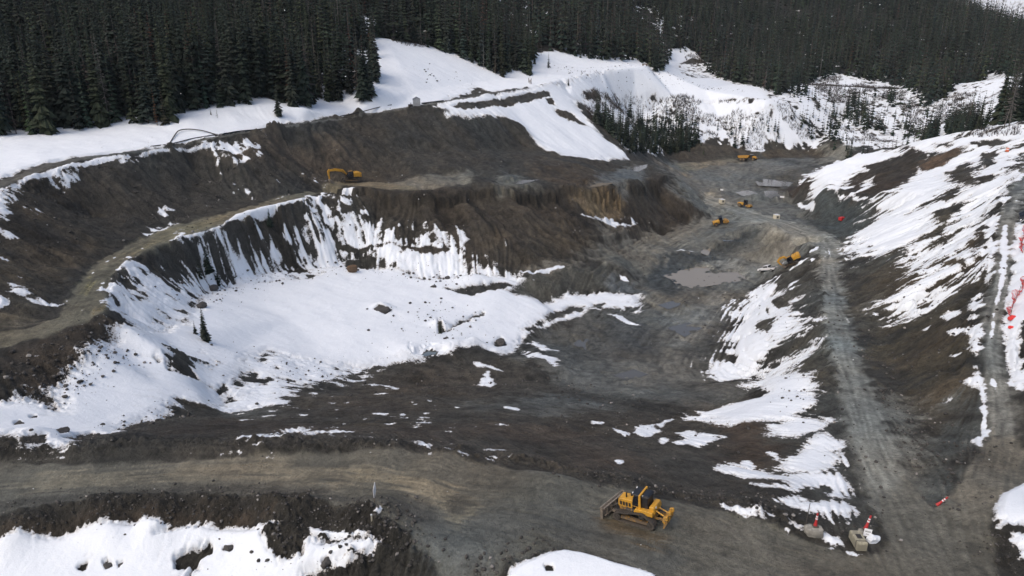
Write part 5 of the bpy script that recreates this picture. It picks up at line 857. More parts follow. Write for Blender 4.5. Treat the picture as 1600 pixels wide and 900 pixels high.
HOSE = mat('black_pipe', (.012, .012, .013), .45); MET = grimy('grey_sheet_metal', (.40, .42, .45), amt=.3, rough=.5); WOOD = grimy('weathered_wood', (.15, .11, .08), amt=.5, rough=.9); TAN = grimy('cream_paint', (.66, .60, .46), amt=.15)
def hull(circs, n=10, grow=0.0):                               # belt round a set of wheels
    P_ = [(x + (r+grow)*math.cos(6.2832*i/48), z + (r+grow)*math.sin(6.2832*i/48)) for x, z, r in circs for i in range(48)]
    P_ = sorted(set(P_)); 
    def half(S_):
        h = []
        for p in S_:
            while len(h) > 1 and (h[-1][0]-h[-2][0])*(p[1]-h[-2][1]) - (h[-1][1]-h[-2][1])*(p[0]-h[-2][0]) <= 0: h.pop()
            h.append(p)
        return h
    H = half(P_)[:-1] + half(P_[::-1])[:-1]; seg = [math.dist(H[i], H[(i+1) % len(H)]) for i in range(len(H))]; L = sum(seg); out = []
    i = 0; acc = 0
    for k_ in range(n):
        t = L*k_/n
        while acc + seg[i] < t: acc += seg[i]; i += 1
        f = (t-acc)/seg[i]; a, b = H[i], H[(i+1) % len(H)]; out.append((a[0]+(b[0]-a[0])*f, a[1]+(b[1]-a[1])*f))
    return out
def add_track(root, circs, y, wd, n, m=STL):
    mb = MB(); o = hull(circs, n, 0); i_ = hull([(x, z, r-.09) for x, z, r in circs], n, 0)
    cx = sum(p[0] for p in o)/n; cz = sum(p[1] for p in o)/n
    inner = [(p[0]+(cx-p[0])*.07, p[1]+(cz-p[1])*.13) for p in o]
    mb.band(o, inner, y-wd/2, y+wd/2)
    for k_ in range(n):                                       # grouser bars
        a, b = o[k_], o[(k_+1) % n]; mx, mz = (a[0]+b[0])/2, (a[1]+b[1])/2; an = -math.atan2(b[1]-a[1], b[0]-a[0]); nx, nz = (b[1]-a[1]), -(b[0]-a[0]); l_ = math.hypot(nx, nz); 
        mb.box((mx+nx/l_*.025, y, mz+nz/l_*.025), (.045, wd, .075), an)
    t = mb.build('track', m, root)
    fr = MB(); xs = [c[0] for c in circs if c[1] < .7]; fr.box(((min(xs)+max(xs))/2, y, .42), (max(xs)-min(xs), wd*.5, .26)); fr.build('track_frame', YDK if m is STL else m, t)
    for x, z, r in circs:
        MB().cyl((x, y-wd*.42, z), (x, y+wd*.42, z), r-.12, 14).cyl((x, y-wd*.5, z), (x, y+wd*.5, z), r*.35, 10).build('wheel', DRK, t)
    return t
def wheel(root, x, y, r, wd, name='wheel'):
    o = MB().cyl((x, y-wd/2, r), (x, y+wd/2, r), r, 18).cyl((x, y-wd*.3, r), (x, y+wd*.3, r), r*1.03, 18).build(name, RUB, root)
    s_ = 1 if y > 0 else -1; MB().cyl((x, y, r), (x, y+s_*(wd/2+.03), r), r*.52, 12).build('rim', YDK if root.name.startswith(('art', 'soil')) else MET, o); return o
def heading(u0, v0, u1, v1):                                   # bearing of the line from the second point to the first on the ground
    a, b = hit([u0, u1], [v0, v1]); return math.atan2(a[1]-b[1], a[0]-b[0])
def place(root, u, v, rz, dz=0.0):
    x, y, _ = ground(u, v); root.location = (x, y, Hz(x, y) + dz); root.rotation_euler[2] = rz; return root
def tilt(root, fx, ry):                                        # settle a machine on sloping ground
    x, y = root.location[0], root.location[1]; rz = root.rotation_euler[2]; c, s_ = math.cos(rz), math.sin(rz)
    zf, zb = Hz(x + c*fx, y + s_*fx), Hz(x - c*fx, y - s_*fx); zl, zr = Hz(x - s_*ry, y + c*ry), Hz(x + s_*ry, y - c*ry)
    root.rotation_euler = Matrix((( c, -s_, 0), (s_, c, 0), (0, 0, 1))).to_euler(); root.rotation_euler = (math.atan2(zl-zr, 2*ry), -math.atan2(zf-zb, 2*fx), rz); root.location[2] = (zf+zb+zl+zr)/4

# ---- bulldozer on the haul road
def make_dozer():
    r = empty('bulldozer', (0, 0, 0), 0, 'yellow tracked bulldozer with tall blade and ripper working on the wet haul road', 'bulldozer')
    MB().prism([(-1.9, .55), (1.7, .55), (1.9, .8), (1.9, 1.25), (-1.9, 1.25)], -.55, .55, .03).build('chassis', YDK, r)
    hood = MB().prism([(.35, 1.2), (1.95, 1.2), (2.02, 1.3), (1.98, 2.02), (1.85, 2.1), (.35, 2.18)], -.62, .62, .05).build('hood', YEL, r)
    MB().box((2.01, 0, 1.62), (.06, 1.0, .72), 0, .02).build('grille', DRK, hood)
    for s_ in (1, -1):
        g = MB()
        for j in range(4): g.box((.72 + .32*j, s_*.628, 1.62), (.22, .02, .42))
        g.build('side_vent', DRK, hood)
    MB().cyl((1.25, .18, 2.1), (1.25, .18, 2.55), .075).cyl((1.25, .18, 2.5), (1.16, .18, 2.72), .06).build('exhaust_pipe', BLK, hood)
    MB().cyl((.85, -.25, 2.12), (.85, -.25, 2.38), .10).build('air_intake', BLK, hood)
    cab = MB().prism([(-.42, 1.3), (.42, 1.3), (.40, 2.05), (.22, 2.95), (-.42, 2.98)], -.72, .72, .03).build('cab', BLK, r)
    MB().prism([(.43, 1.45), (.44, 2.05), (.262, 2.88), (.235, 2.88), (.40, 2.05), (.40, 1.45)], -.6, .6).build('windscreen', GLS, cab)
    for s_ in (1, -1):
        d = MB().prism([(-.34, 1.5), (.34, 1.5), (.32, 2.1), (.18, 2.84), (-.34, 2.86)], s_*.715, s_*.735).build('door', GLS, cab); MB().box((-.26, s_*.75, 2.0), (.12, .03, .04)).build('handle', STL, d)
    MB().box((-.05, 0, 3.02), (.95, 1.5, .09), 0, .03).build('roof', BLK, cab)
    for s_ in (1, -1):
        MB().box((.36, s_*.52, 3.10), (.10, .20, .12), 0, .02).build('headlight', LMP, cab)
    MB().box((-.95, 0, 2.2), (.75, 1.45, 1.5), 0, .05).box((-.95, 0, 3.0), (.95, 1.5, .12), 0, .03).build('rear_cab', BLK, r)
    MB().box((-.52, 0, 3.14), (.20, 1.95, .17), 0, .03).prism([(-.62, 1.5), (-.34, 1.5), (-.42, 3.1), (-.62, 3.1)], .82, .98, .02).prism([(-.62, 1.5), (-.34, 1.5), (-.42, 3.1), (-.62, 3.1)], -.98, -.82, .02).build('rollover_bar', YEL, r)
    MB().box((-1.0, 0, 3.09), (.6, 1.3, .07), 0, .02).build('rear_roof', BLK, r)
    for s_ in (1, -1):
        MB().prism([(-1.95, 1.28), (-.05, 1.28), (.05, 1.42), (-.1, 1.72), (-1.25, 1.78), (-1.95, 1.72)], s_*.60, s_*1.22, .03).build('fender', YEL, r)
        MB().prism([(.0, 1.18), (1.1, 1.18), (1.0, 1.30), (.0, 1.34)], s_*.62, s_*1.0, .02).build('step', STL, r)
        add_track(r, [(1.75, .46, .46), (-1.75, .46, .46), (-.85, 1.12, .40)], s_*1.12, .76, 44)
    MB().box((-1.75, 0, 1.75), (.55, 1.7, .85), 0, .06).build('fuel_tank', YEL, r)
    MB().box((-2.06, .45, 2.02), (.05, .2, .14)).build('tail_light', LMP, r)
    for s_ in (1, -1):
        MB().tube([(.3, s_*1.18, 1.35), (.3, s_*1.18, 2.0), (-.3, s_*1.18, 2.05), (-.3, s_*1.18, 1.75)], .022, 6).build('handrail', YEL, r)
    MB().tube([(1.9, .3, 1.35), (2.15, .32, 1.55), (2.4, .36, 1.2)], .03, 6).tube([(1.9, -.3, 1.35), (2.15, -.32, 1.55), (2.4, -.36, 1.2)], .03, 6).tube([(-1.9, .1, 1.5), (-2.4, .12, 1.75), (-2.9, .1, 1.4)], .03, 6).build('hydraulic_hose', BLK, r)
    # blade
    R = Matrix.Rotation(math.radians(-9), 3, 'Z'); bl = empty('blade', (2.95, 0, 0)); bl.parent = r; bl.rotation_euler[2] = math.radians(-9)
    fr_ = [(.10, .06), (.02, .35), (.0, .7), (.05, 1.05), (.16, 1.36)]; bk = [(x-.09, z) for x, z in fr_][::-1]
    MB().prism(fr_ + bk, -1.95, 1.95, .0).prism([(.06, -.02), (.17, .0), (.13, .16), (.02, .16)], -1.97, 1.97).box((.02, 1.96, .68), (.30, .04, 1.3)).box((.02, -1.96, .68), (.30, .04, 1.3)).build('mouldboard', BLD, bl)
    g = MB()
    for y in (-1.2, -.4, .4, 1.2): g.prism([(-.05, .15), (-.22, .3), (-.22, 1.0), (-.05, 1.25)], y-.05, y+.05)
    g.box((-.2, 0, 1.2), (.14, 3.7, .12)).box((-.24, 0, .35), (.14, 3.4, .14)).build('stiffener', BLD, bl)
    for s_ in (1, -1):
        MB().bar((.9, s_*.72, .52), (2.72, s_*.62, .46), .22, .18).build('push_arm', BLD, r)
        MB().cyl((1.95, s_*.45, 1.45), (2.4, s_*.5, 1.1), .085).cyl((2.4, s_*.5, 1.1), (2.78, s_*.55, .85), .05).build('lift_cylinder', STL, r)
    MB().box((2.3, 0, .52), (.5, 1.2, .3), 0, .04).build('blade_yoke', BLK, r)
    # ripper
    rp = MB().box((-3.05, 0, 1.05), (.34, 2.0, .34), 0, .04).build('ripper', YEL, r)
    for y in (-.85, 0, .85): MB().prism([(-2.95, .95), (-3.2, 1.55), (-3.38, 1.55), (-3.32, .75), (-3.05, .22), (-2.9, .16), (-2.98, .45)], y-.07, y+.07, .01).box((-3.2, y, 1.35), (.42, .26, .36), .25, .03).build('shank', YEL, rp)
    for s_ in (1, -1):
        MB().bar((-1.9, s_*.5, .85), (-3.0, s_*.5, .95), .12, .2).build('ripper_link', YDK, r); MB().cyl((-1.95, s_*.35, 1.6), (-2.95, s_*.4, 1.2), .08).build('ripper_cylinder', YEL, r)
    return r
dz_ = make_dozer(); dz_.scale = (.80, .80, .80)
place(dz_, 999, 808, heading(962, 802, 1024, 820)); tilt(dz_, 1.6, 1.1)

# ---- excavators
def make_excavator(label, boom, stick, swing):
    r = empty('excavator', (0, 0, 0), 0, label, 'excavator')
    for s_ in (1, -1): add_track(r, [(2.0, .46, .46), (-2.0, .46, .46)], s_*1.25, .65, 36)
    MB().box((0, 0, .72), (1.9, 1.9, .3), 0, .05).cyl((0, 0, .8), (0, 0, 1.12), .75, 20).build('undercarriage', STL, r)
    up = empty('house', (0, 0, 0)); up.parent = r; up.rotation_euler[2] = swing
    MB().prism([(-2.75, 1.12), (1.3, 1.12), (1.3, 1.35), (-2.75, 1.35)], -1.4, 1.4, .03).build('deck', DRK, up)
    MB().prism([(-3.0, 1.3), (-2.9, 1.2), (-2.0, 1.2), (-2.0, 2.55), (-2.6, 2.62), (-3.0, 2.35)], -1.42, 1.42, .08).build('counterweight', YEL, up)
    MB().prism([(-2.0, 1.35), (-.6, 1.35), (-.6, 2.45), (-2.0, 2.6)], -1.42, 1.42, .05).prism([(-.6, 1.35), (1.0, 1.35), (1.0, 1.9), (-.6, 2.2)], -1.42, -.45, .04).build('engine_cover', YEL, up)
    MB().cyl((-1.4, -.5, 2.5), (-1.4, -.5, 3.0), .07).build('exhaust_pipe', BLK, up)
    c = MB().prism([(-.45, 1.3), (1.25, 1.3), (1.35, 1.9), (.95, 3.02), (-.35, 3.1), (-.5, 2.4)], .42, 1.42, .05).build('cab', BLK, up)
    MB().prism([(.1, 1.75), (1.18, 1.75), (1.24, 1.95), (.88, 2.9), (.1, 2.92)], 1.415, 1.435).build('side_window', GLS, c); MB().prism([(1.30, 1.45), (1.37, 1.9), (.99, 2.95), (.95, 2.95), (1.32, 1.9), (1.27, 1.45)], .5, 1.34).build('windscreen', GLS, c)
    MB().box((.3, .92, 3.1), (1.2, .9, .06), 0, .02).build('roof', YDK, c)
    def plate(pts_, w_):                                       # thick bent beam from a centre line with heights
        top = [(x - h*nx, z + h*nz) for x, z, h, nx, nz in pts_]; bot = [(x + h*nx, z - h*nz) for x, z, h, nx, nz in pts_]
        return MB().prism(top + bot[::-1], -w_, w_, .03)
    def beam(P_, hs):
        out = []
        for i, (x, z) in enumerate(P_):
            a = P_[max(0, i-1)]; b = P_[min(len(P_)-1, i+1)]; dx_, dz2 = b[0]-a[0], b[1]-a[1]; l_ = math.hypot(dx_, dz2); out.append((x, z, hs[i], dz2/l_, dx_/l_))
        return out
    bo = plate(beam(boom, [.22, .38, .36, .24]), .27).build('boom', YEL, up)
    bo.location = (0, -.12, 0)
    st = plate(beam(stick, [.18, .30, .2, .15]), .2).build('stick', YEL, up); st.location = (0, -.12, 0)
    bt = stick[-1]; bk_ = MB().prism([(bt[0]+.1, bt[1]+.1), (bt[0]+.25, bt[1]-.35), (bt[0]-.1, bt[1]-1.0), (bt[0]-.7, bt[1]-1.25), (bt[0]-1.15, bt[1]-.75), (bt[0]-1.05, bt[1]-.7), (bt[0]-.68, bt[1]-1.1), (bt[0]-.18, bt[1]-.9), (bt[0]+.1, bt[1]-.35)], -.65, .65)
    for s_ in (1, -1): bk_.prism([(bt[0]+.1, bt[1]+.1), (bt[0]+.22, bt[1]-.35), (bt[0]-.1, bt[1]-.98), (bt[0]-.7, bt[1]-1.2), (bt[0]-1.12, bt[1]-.75), (bt[0]-.3, bt[1]-.1)], s_*.62, s_*.68)
    b2 = bk_.build('bucket', BLD, up); b2.location = (0, -.12, 0)
    m_ = boom[1]
    for s_ in (1, -1): MB().cyl((1.1, -.12+s_*.38, 1.45), ((1.1+m_[0])/2, -.12+s_*.38, (1.45+m_[1])/2), .11).cyl(((1.1+m_[0])/2, -.12+s_*.38, (1.45+m_[1])/2), (m_[0]+.2, -.12+s_*.38, m_[1]), .07).build('boom_cylinder', STL, up)
    MB().cyl((boom[1][0]+.3, -.12, boom[1][1]+.5), (stick[0][0]-.5, -.12, stick[0][1]+.45), .1).build('stick_cylinder', STL, up)
    MB().cyl((stick[0][0]+.28, -.12, stick[0][1]-.2), (stick[-1][0]+.35, -.12, stick[-1][1]+.5), .09).build('bucket_cylinder', STL, up)
    MB().bar((.4, -1.43, 2.3), (-1.9, -1.43, 2.75), .04, .04).bar((-1.9, 1.35, 2.72), (-1.9, -1.43, 2.75), .04, .04).build('handrail', BLK, up)
    return r
ex = make_excavator('yellow excavator with its bucket lowered on the upper bench track', [(.7, 1.7), (2.3, 3.35), (4.4, 3.75), (6.3, 3.65)], [(6.1, 4.05), (6.5, 3.45), (6.45, 2.2), (6.3, 1.2)], math.radians(14))
place(ex, 548, 284, heading(500, 287, 566, 282.5) - math.radians(10), .35)
ex2 = make_excavator('yellow excavator with lowered boom parked beside the white pickup in the pit', [(.7, 1.7), (1.6, 3.3), (2.6, 3.6), (3.5, 3.1)], [(3.3, 3.5), (3.9, 2.9), (3.7, 1.9), (3.4, 1.15)], math.radians(30))
place(ex2, 1240, 411, heading(1216, 419, 1242, 404)); tilt(ex2, 1.8, 1.2); ex2.location[2] += .2; ex2.scale = (.86, .86, .86)

# ---- articulated dump truck
def make_adt():
    r = empty('articulated_dump_truck', (0, 0, 0), 0, 'yellow dump truck crossing the far pit floor below the snowy gully bank', 'dump truck')
    MB().box((-1.6, 0, 1.0), (6.2, 1.2, .4)).box((3.0, 0, 1.05), (3.2, 1.3, .5)).build('chassis', DRK, r)
    bd = MB().prism([(-5.0, 2.1), (-4.2, 1.5), (.4, 1.5), (1.2, 2.2), (1.35, 3.05), (-5.1, 2.9)], -1.45, 1.45, .04).build('dump_body', YDK, r)
    MB().box((-1.9, 0, 2.97), (5.9, 2.5, .12)).build('load', grimy('load_mud', (.09, .08, .07), amt=.5, rough=.9), bd)
    MB().prism([(2.9, 1.3), (5.0, 1.3), (5.1, 1.5), (4.9, 2.15), (3.0, 2.5)], -.75, .75, .06).build('hood', YEL, r)
    MB().box((5.02, 0, 1.75), (.08, 1.1, .6)).build('grille', DRK, r); MB().box((4.9, 0, 1.15), (.35, 2.5, .3), 0, .04).build('bumper', YDK, r)
    c = MB().prism([(1.6, 1.4), (3.0, 1.4), (3.05, 2.2), (2.8, 3.25), (1.7, 3.3)], -.8, .8, .05).build('cab', BLK, r); MB().box((2.2, 0, 3.33), (1.35, 1.6, .1), 0, .03).build('roof', WHT, c); MB().prism([(3.02, 2.25), (2.8, 3.15), (2.83, 3.15), (3.06, 2.25)], -.7, .7).build('windscreen', GLS, c)
    for s_ in (1, -1):
        MB().box((3.7, s_*1.15, 1.75), (1.7, .55, .1), 0, .02).build('fender', YEL, r); MB().box((5.08, s_*.62, 1.75), (.06, .22, .18)).build('headlight', LMP, r)
        for x in (3.6, -1.6, -3.4): wheel(r, x, s_*1.2, .85, .65)
    return r
t_ = place(make_adt(), 1168, 252, heading(1180, 253.2, 1156, 251.0)); tilt(t_, 3, 1.2)
# ---- soil compactors
def make_compactor(label):
    r = empty('soil_compactor', (0, 0, 0), 0, label, 'road roller')
    MB().prism([(-2.7, .8), (-.3, .8), (-.3, 1.9), (-2.5, 1.75), (-2.75, 1.5)], -.8, .8, .06).build('engine_hood', YEL, r); MB().box((-2.74, 0, 1.25), (.08, 1.15, .7), 0, .02).cyl((-2.8, 0, 1.25), (-2.74, 0, 1.25), .3, 16).build('rear_grille', DRK, r)
    MB().box((-.6, 0, .8), (1.8, 1.3, .35)).box((.7, 0, .85), (1.2, .5, .4)).build('chassis', DRK, r)
    c = MB().prism([(-.3, 1.2), (.8, 1.2), (.85, 1.9), (.7, 2.85), (-.35, 2.9)], -.7, .7, .04).build('cab', BLK, r); MB().box((.2, 0, 2.95), (1.3, 1.55, .1), 0, .03).build('roof', BLK, c)
    for s_ in (1, -1): MB().prism([(-.2, 1.9), (.75, 1.9), (.62, 2.75), (-.25, 2.78)], s_*.695, s_*.715).build('side_window', GLS, c); MB().box((1.9, s_*1.12, .85), (1.9, .14, .4), 0, .02).build('drum_frame', YEL, r); wheel(r, -1.7, s_*.85, .72, .55)
    MB().box((.95, 0, .95), (.2, 2.3, .35)).box((2.8, 0, .85), (.15, 2.3, .3)).build('drum_yoke', YEL, r); MB().cyl((1.9, -1.02, .78), (1.9, 1.02, .78), .76, 24).build('drum', YDK, r)
    MB().cyl((-1.2, .45, 1.8), (-1.2, .45, 2.2), .06).build('exhaust_pipe', BLK, r)
    for s_ in (1, -1): MB().box((-2.77, s_*.62, 1.55), (.05, .18, .14)).build('tail_light', LMP, r)
    return r
t_ = place(make_compactor('yellow road roller side on, next to the cream box on the pit floor'), 1163, 324, heading(1173, 324.6, 1154, 322.5)); tilt(t_, 1.8, 1)
t_ = place(make_compactor('yellow road roller with its black rear grille showing, at the foot of the dark promontory'), 1126, 352, heading(1135, 349.5, 1116, 353.5)); tilt(t_, 1.8, 1)
# ---- pickups
def make_pickup(label, paint):
    r = empty('pickup_truck', (0, 0, 0), 0, label, 'pickup truck')
    MB().prism([(-2.85, .55), (2.75, .5), (2.85, .7), (2.8, 1.0), (1.25, 1.15), (-.9, 1.15), (-.9, 1.12), (-2.85, 1.12)], -.98, .98, .05).build('body', paint, r)
    MB().box((-1.9, 0, 1.13), (1.75, 1.65, .03)).build('cargo_bed', DRK, r)
    c = MB().prism([(-.95, 1.1), (1.25, 1.12), (.55, 1.82), (-.75, 1.85)], -.82, .82, .05).build('cab', paint, r)
    MB().prism([(1.16, 1.24), (.62, 1.76), (.66, 1.78), (1.22, 1.24)], -.72, .72).build('windscreen', GLS, c); MB().prism([(-.93, 1.25), (-.80, 1.75), (-.83, 1.75), (-.97, 1.25)], -.7, .7).build('rear_window', GLS, c)
    for s_ in (1, -1):
        MB().prism([(-.75, 1.22), (.95, 1.22), (.5, 1.70), (-.65, 1.73)], s_*.815, s_*.835).build('side_window', GLS, c); MB().box((2.83, s_*.72, .85), (.06, .35, .18), 0, .02).build('headlight', LMP, r); MB().box((-2.86, s_*.85, .95), (.04, .14, .25)).build('tail_light', RED, r)
        MB().box((.95, s_*1.05, 1.25), (.12, .2, .16), 0, .02).build('mirror', paint, r)
        for x in (1.85, -1.85): wheel(r, x, s_*.86, .40, .28)
    MB().box((2.84, 0, .82), (.05, .95, .26)).build('grille', DRK, r); MB().box((2.86, 0, .56), (.14, 1.9, .2), 0, .03).box((-2.88, 0, .56), (.14, 1.9, .2), 0, .03).build('bumper', MET, r)
    return r
t_ = place(make_pickup('white crew cab pickup parked below the embankment in the pit', WHT), 1199, 428, heading(1191, 429, 1211, 423)); tilt(t_, 1.8, .9); t_.location[2] += .12
t_ = place(make_pickup('dark pickup at the frame edge beside the upper access road', BLK), 1607, 345, heading(1604, 350, 1611, 332)); tilt(t_, 1.8, .9); t_.location[2] += .12

# ---- shed, pump, small site boxes
r = empty('shed', (0, 0, 0), 0, 'small grey gabled shed with a dark open front beside the ridge road', 'shed')
MB().box((0, 1.28, 1.15), (3.2, .06, 2.3)).box((0, -1.28, 1.15), (3.2, .06, 2.3)).prism([(0, 0), (0, 0), (0, 0)], 0, 0.001).build('side_wall', MET, r)
def gable(x, y0, y1): return MB().prism([(x, 0.0), (x + .06, 0.0), (x + .06, 2.3), (x, 2.3)], y0, y1)
g = MB().box((1.57, 0, 1.15), (.06, 2.5, 2.3)); 
for x in (1.57, -1.57):
    a = [g.bm.verts.new((x+dx_, y, z)) for dx_ in (-.03, .03) for y, z in ((-1.31, 2.3), (1.31, 2.3), (0, 3.05))]; g.bm.faces.new(a[:3]); g.bm.faces.new(a[3:][::-1]); [g.bm.faces.new((a[i], a[i+3], a[(i+1) % 3+3], a[(i+1) % 3])) for i in range(3)]
g.box((-1.57, 1.1, 1.15), (.06, .4, 2.3)).box((-1.57, -1.1, 1.15), (.06, .4, 2.3)).build('end_wall', MET, r)
MB().box((-1.45, 0, 1.1), (.05, 1.8, 2.2)).build('doorway_shade', DRK, r)  # dark panel paints the shade of the open interior
rf = MB(); sl = math.atan2(.75, 1.31)
for s_ in (1, -1): rf.box((0, s_*.70, 2.74), (3.5, 1.62, .07), Matrix.Rotation(-s_*sl, 3, 'X'))
rf.build('roof', grimy('roof_sheet', (.20, .22, .25), amt=.3, rough=.45), r); place(r, 651, 165.5, heading(640, 168, 656, 163.5) + math.pi - math.radians(150), .05)
r = empty('pump_trailer', (0, 0, 0), 0, 'dark pump unit on wheels in front of the grey shed', 'pump'); MB().box((0, 0, .95), (1.5, 1.0, .8), 0, .06).build('housing', DRK, r); MB().cyl((.3, 0, 1.3), (.3, 0, 1.9), .12).build('stack', BLK, r); MB().box((-.3, 0, .5), (2.4, .9, .12)).build('chassis', STL, r)
for s_ in (1, -1): wheel(r, 0, s_*.6, .38, .2)
place(r, 641.5, 169, 1.0)
def site_box(label, u, v, rz, m, d=(2.0, 1.6, 1.7)):
    r = empty('equipment_box', (0, 0, 0), 0, label, 'equipment box'); MB().box((0, 0, d[2]/2+.3), d, 0, .06).build('housing', m, r); MB().box((-d[0]/2-.01, .1, d[2]/2+.45), (.04, d[1]*.4, d[2]*.4)).build('opening', DRK, r); MB().box((0, 0, .2), (d[0]*.9, d[1]*.8, .22)).build('skid', DRK, r); MB().box((0, 0, d[2]+.33), (d[0]*1.04, d[1]*1.04, .06)).build('lid', WHT, r); place(r, u, v, rz)  # opening is a flat dark plate, the hollow's shade painted on
site_box('cream equipment box with a dark opening near the promontory foot', 1127.5, 319, 1.9, TAN); site_box('cream equipment box alone on the floor right of the rollers', 1213, 341, 1.75, TAN)
r = empty('compressor', (0, 0, 0), 0, 'small red machine at the foot of the right mound', 'compressor'); MB().box((0, 0, .75), (2.0, 1.2, 1.1), 0, .1).build('housing', RED, r); MB().box((0, 0, .18), (2.3, 1.0, .14)).build('skid', DRK, r); MB().cyl((.5, .2, 1.25), (.5, .2, 1.6), .06).build('exhaust_pipe', BLK, r); place(r, 1314.5, 345, .6)
def board_sign(label, u, v, h=2.2, w_=1.2, hh=.7, rz=-.4, cat='sign'):
    r = empty('site_sign', (0, 0, 0), 0, label, cat); 
    for s_ in (1, -1): MB().cyl((0, s_*w_*.4, -.2), (0, s_*w_*.4, h), .05).build('post', WOOD, r)
    MB().box((-.06, 0, h-hh/2), (.04, w_, hh)).build('board', WHT, r); place(r, u, v, rz + math.pi/2)
board_sign('white board on posts behind the cream box near the promontory', 1127, 305.5); board_sign('white board on posts at the tip of the brown mound', 1221, 316, 2.0, 1.6)
# ---- pipes and hoses
def pipe(label, pts_, r_, name='pipe', lift=.1):
    W_ = hit([p[0] for p in pts_], [p[1] for p in pts_]); L = [(a, b, Hz(a, b) + lift + (pts_[i][2] if len(pts_[i]) > 2 else 0)) for i, (a, b) in enumerate(W_)]
    P_ = [Vector(q) for q in L]; C_ = []
    for i in range(len(P_)-1):                                # smooth line through the points
        p0, p1, p2, p3 = P_[max(0, i-1)], P_[i], P_[i+1], P_[min(len(P_)-1, i+2)]
        for t in (0, .2, .4, .6, .8): C_.append(.5*((2*p1) + (p2-p0)*t + (2*p0-5*p1+4*p2-p3)*t*t + (3*p1-p0-3*p2+p3)*t**3))
    C_.append(P_[-1]); bm = bmesh.new(); rings = []
    for i, p in enumerate(C_):
        tg = (C_[min(i+1, len(C_)-1)]-C_[max(i-1, 0)]).normalized(); sd_ = tg.cross(Vector((0, 0, 1))).normalized(); up_ = sd_.cross(tg)
        rings.append([bm.verts.new(p + r_*(math.cos(6.2832*q/8)*sd_ + math.sin(6.2832*q/8)*up_)) for q in range(8)])
    for A, B in zip(rings[:-1], rings[1:]):
        for q in range(8): bm.faces.new((A[q], A[(q+1) % 8], B[(q+1) % 8], B[q]))
    bm.faces.new(rings[0][::-1]); bm.faces.new(rings[-1]); bmesh.ops.recalc_face_normals(bm, faces=bm.faces)
    me = bpy.data.meshes.new(name); bm.to_mesh(me); bm.free(); me.materials.append(HOSE); me.polygons.foreach_set('use_smooth', [True]*len(me.polygons)); o = bpy.data.objects.new(name, me); COL.objects.link(o); tag(o, label, 'pipe')
pipe('thick black hose bent in an arch over the snow', [(267, 223.5, -.1), (274, 216, .2), (281, 209.5, .4), (296, 206.8, .4), (316, 208.2, .3), (334, 211.8, .1), (345, 213, 0)], .15, 'hose')
pipe('long black pipe lying along the snowbank right of the arched hose', [(336, 213), (370, 207.5), (400, 203), (420, 200, .1), (428, 196.5, .9)], .20)
pipe('black pipe on the snow left of the grey shed', [(532, 183.5), (560, 176), (590, 170), (612, 165.7)], .16); pipe('short thick black pipe right of the grey shed', [(659, 163.2), (676, 160.5), (693, 157.9)], .28)
pipe('black pipe run along the ridge road toward the left', [(236, 231.2), (270, 224.5), (304, 217.6), (355, 209.2)], .14)
# ---- gate and log on the ridge road
r = empty('gate', (0, 0, 0), 0, 'pole gate with tall end posts across the snowy ridge road', 'gate')
for y in (-3.2, 0, 3.2): MB().cyl((0, y, -.3), (0, y, 2.4 if y else 1.6), .16, 8).build('post', WOOD, r)
for z in (.9, 1.5): MB().cyl((0, -3.2, z), (0, 3.2, z), .09, 8).build('rail', WOOD, r)
place(r, 828, 131, .15)
r = empty('log_barrier', (0, 0, 0), 0, 'brown timber barrier at the far end of the snowy road', 'barrier')
MB().box((0, 0, .95), (.4, 6.2, .6), 0, .05).build('beam', WOOD, r); MB().box((0, -2.3, .3), (.9, .5, .7)).box((0, 2.3, .3), (.9, .5, .7)).build('support', WOOD, r); place(r, 1007.5, 103.5, .35)

# ---- junction: blocks, delineators, sign
def delineator(label, loc, tiltv=(0, 0), sc=1.0):
    r = empty('traffic_delineator', loc, 0, label, 'traffic delineator'); r.rotation_euler = (tiltv[0], tiltv[1], 0); r.scale = (sc, sc, sc)
    MB().box((0, 0, .05), (.46, .46, .1), 0, .03).build('base', RUB, r)
    b = MB().cyl((0, 0, .1), (0, 0, .5), .15, 14, .09).cyl((0, 0, .5), (0, 0, 1.12), .09, 14, .055).cyl((0, 0, 1.12), (0, 0, 1.18), .075, 12, .05).build('post', RED, r)
    for z in (.68, .88): MB().cyl((0, 0, z), (0, 0, z+.11), .092-.012*(z > .8), 14).build('reflective_band', REF, r)
    MB().cyl((-.06, 0, 1.24), (.06, 0, 1.24), .02, 6).cyl((-.06, 0, 1.16), (-.06, 0, 1.24), .02, 6).cyl((.06, 0, 1.16), (.06, 0, 1.24), .02, 6).build('handle', RED, r)
    return r
def rock_mesh(seed, sub=3, rough=.22, flat=.8, box=0.0):
    bm = bmesh.new(); bmesh.ops.create_icosphere(bm, subdivisions=sub, radius=1); rr_ = np.random.default_rng(seed); o = rr_.uniform(0, 50, 3); cuts = [(Vector(rr_.normal(size=3)).normalized(), .55 + .35*rr_.random()) for _q in range(9)]
    from mathutils import noise as mn
    for v in bm.verts:
        p = v.co.copy()
        for n_v, d in cuts:
            e = p.dot(n_v) - d
            if e > 0: p -= n_v*e*.85
        if box: p = p.lerp(Vector([max(-.72, min(.72, c*1.25)) for c in v.co]), box)
        v.co = p*(1 + rough*mn.noise(v.co*1.7 + Vector(o)) + rough*.4*mn.noise(v.co*5 + Vector(o))); v.co.z *= flat
    return bm
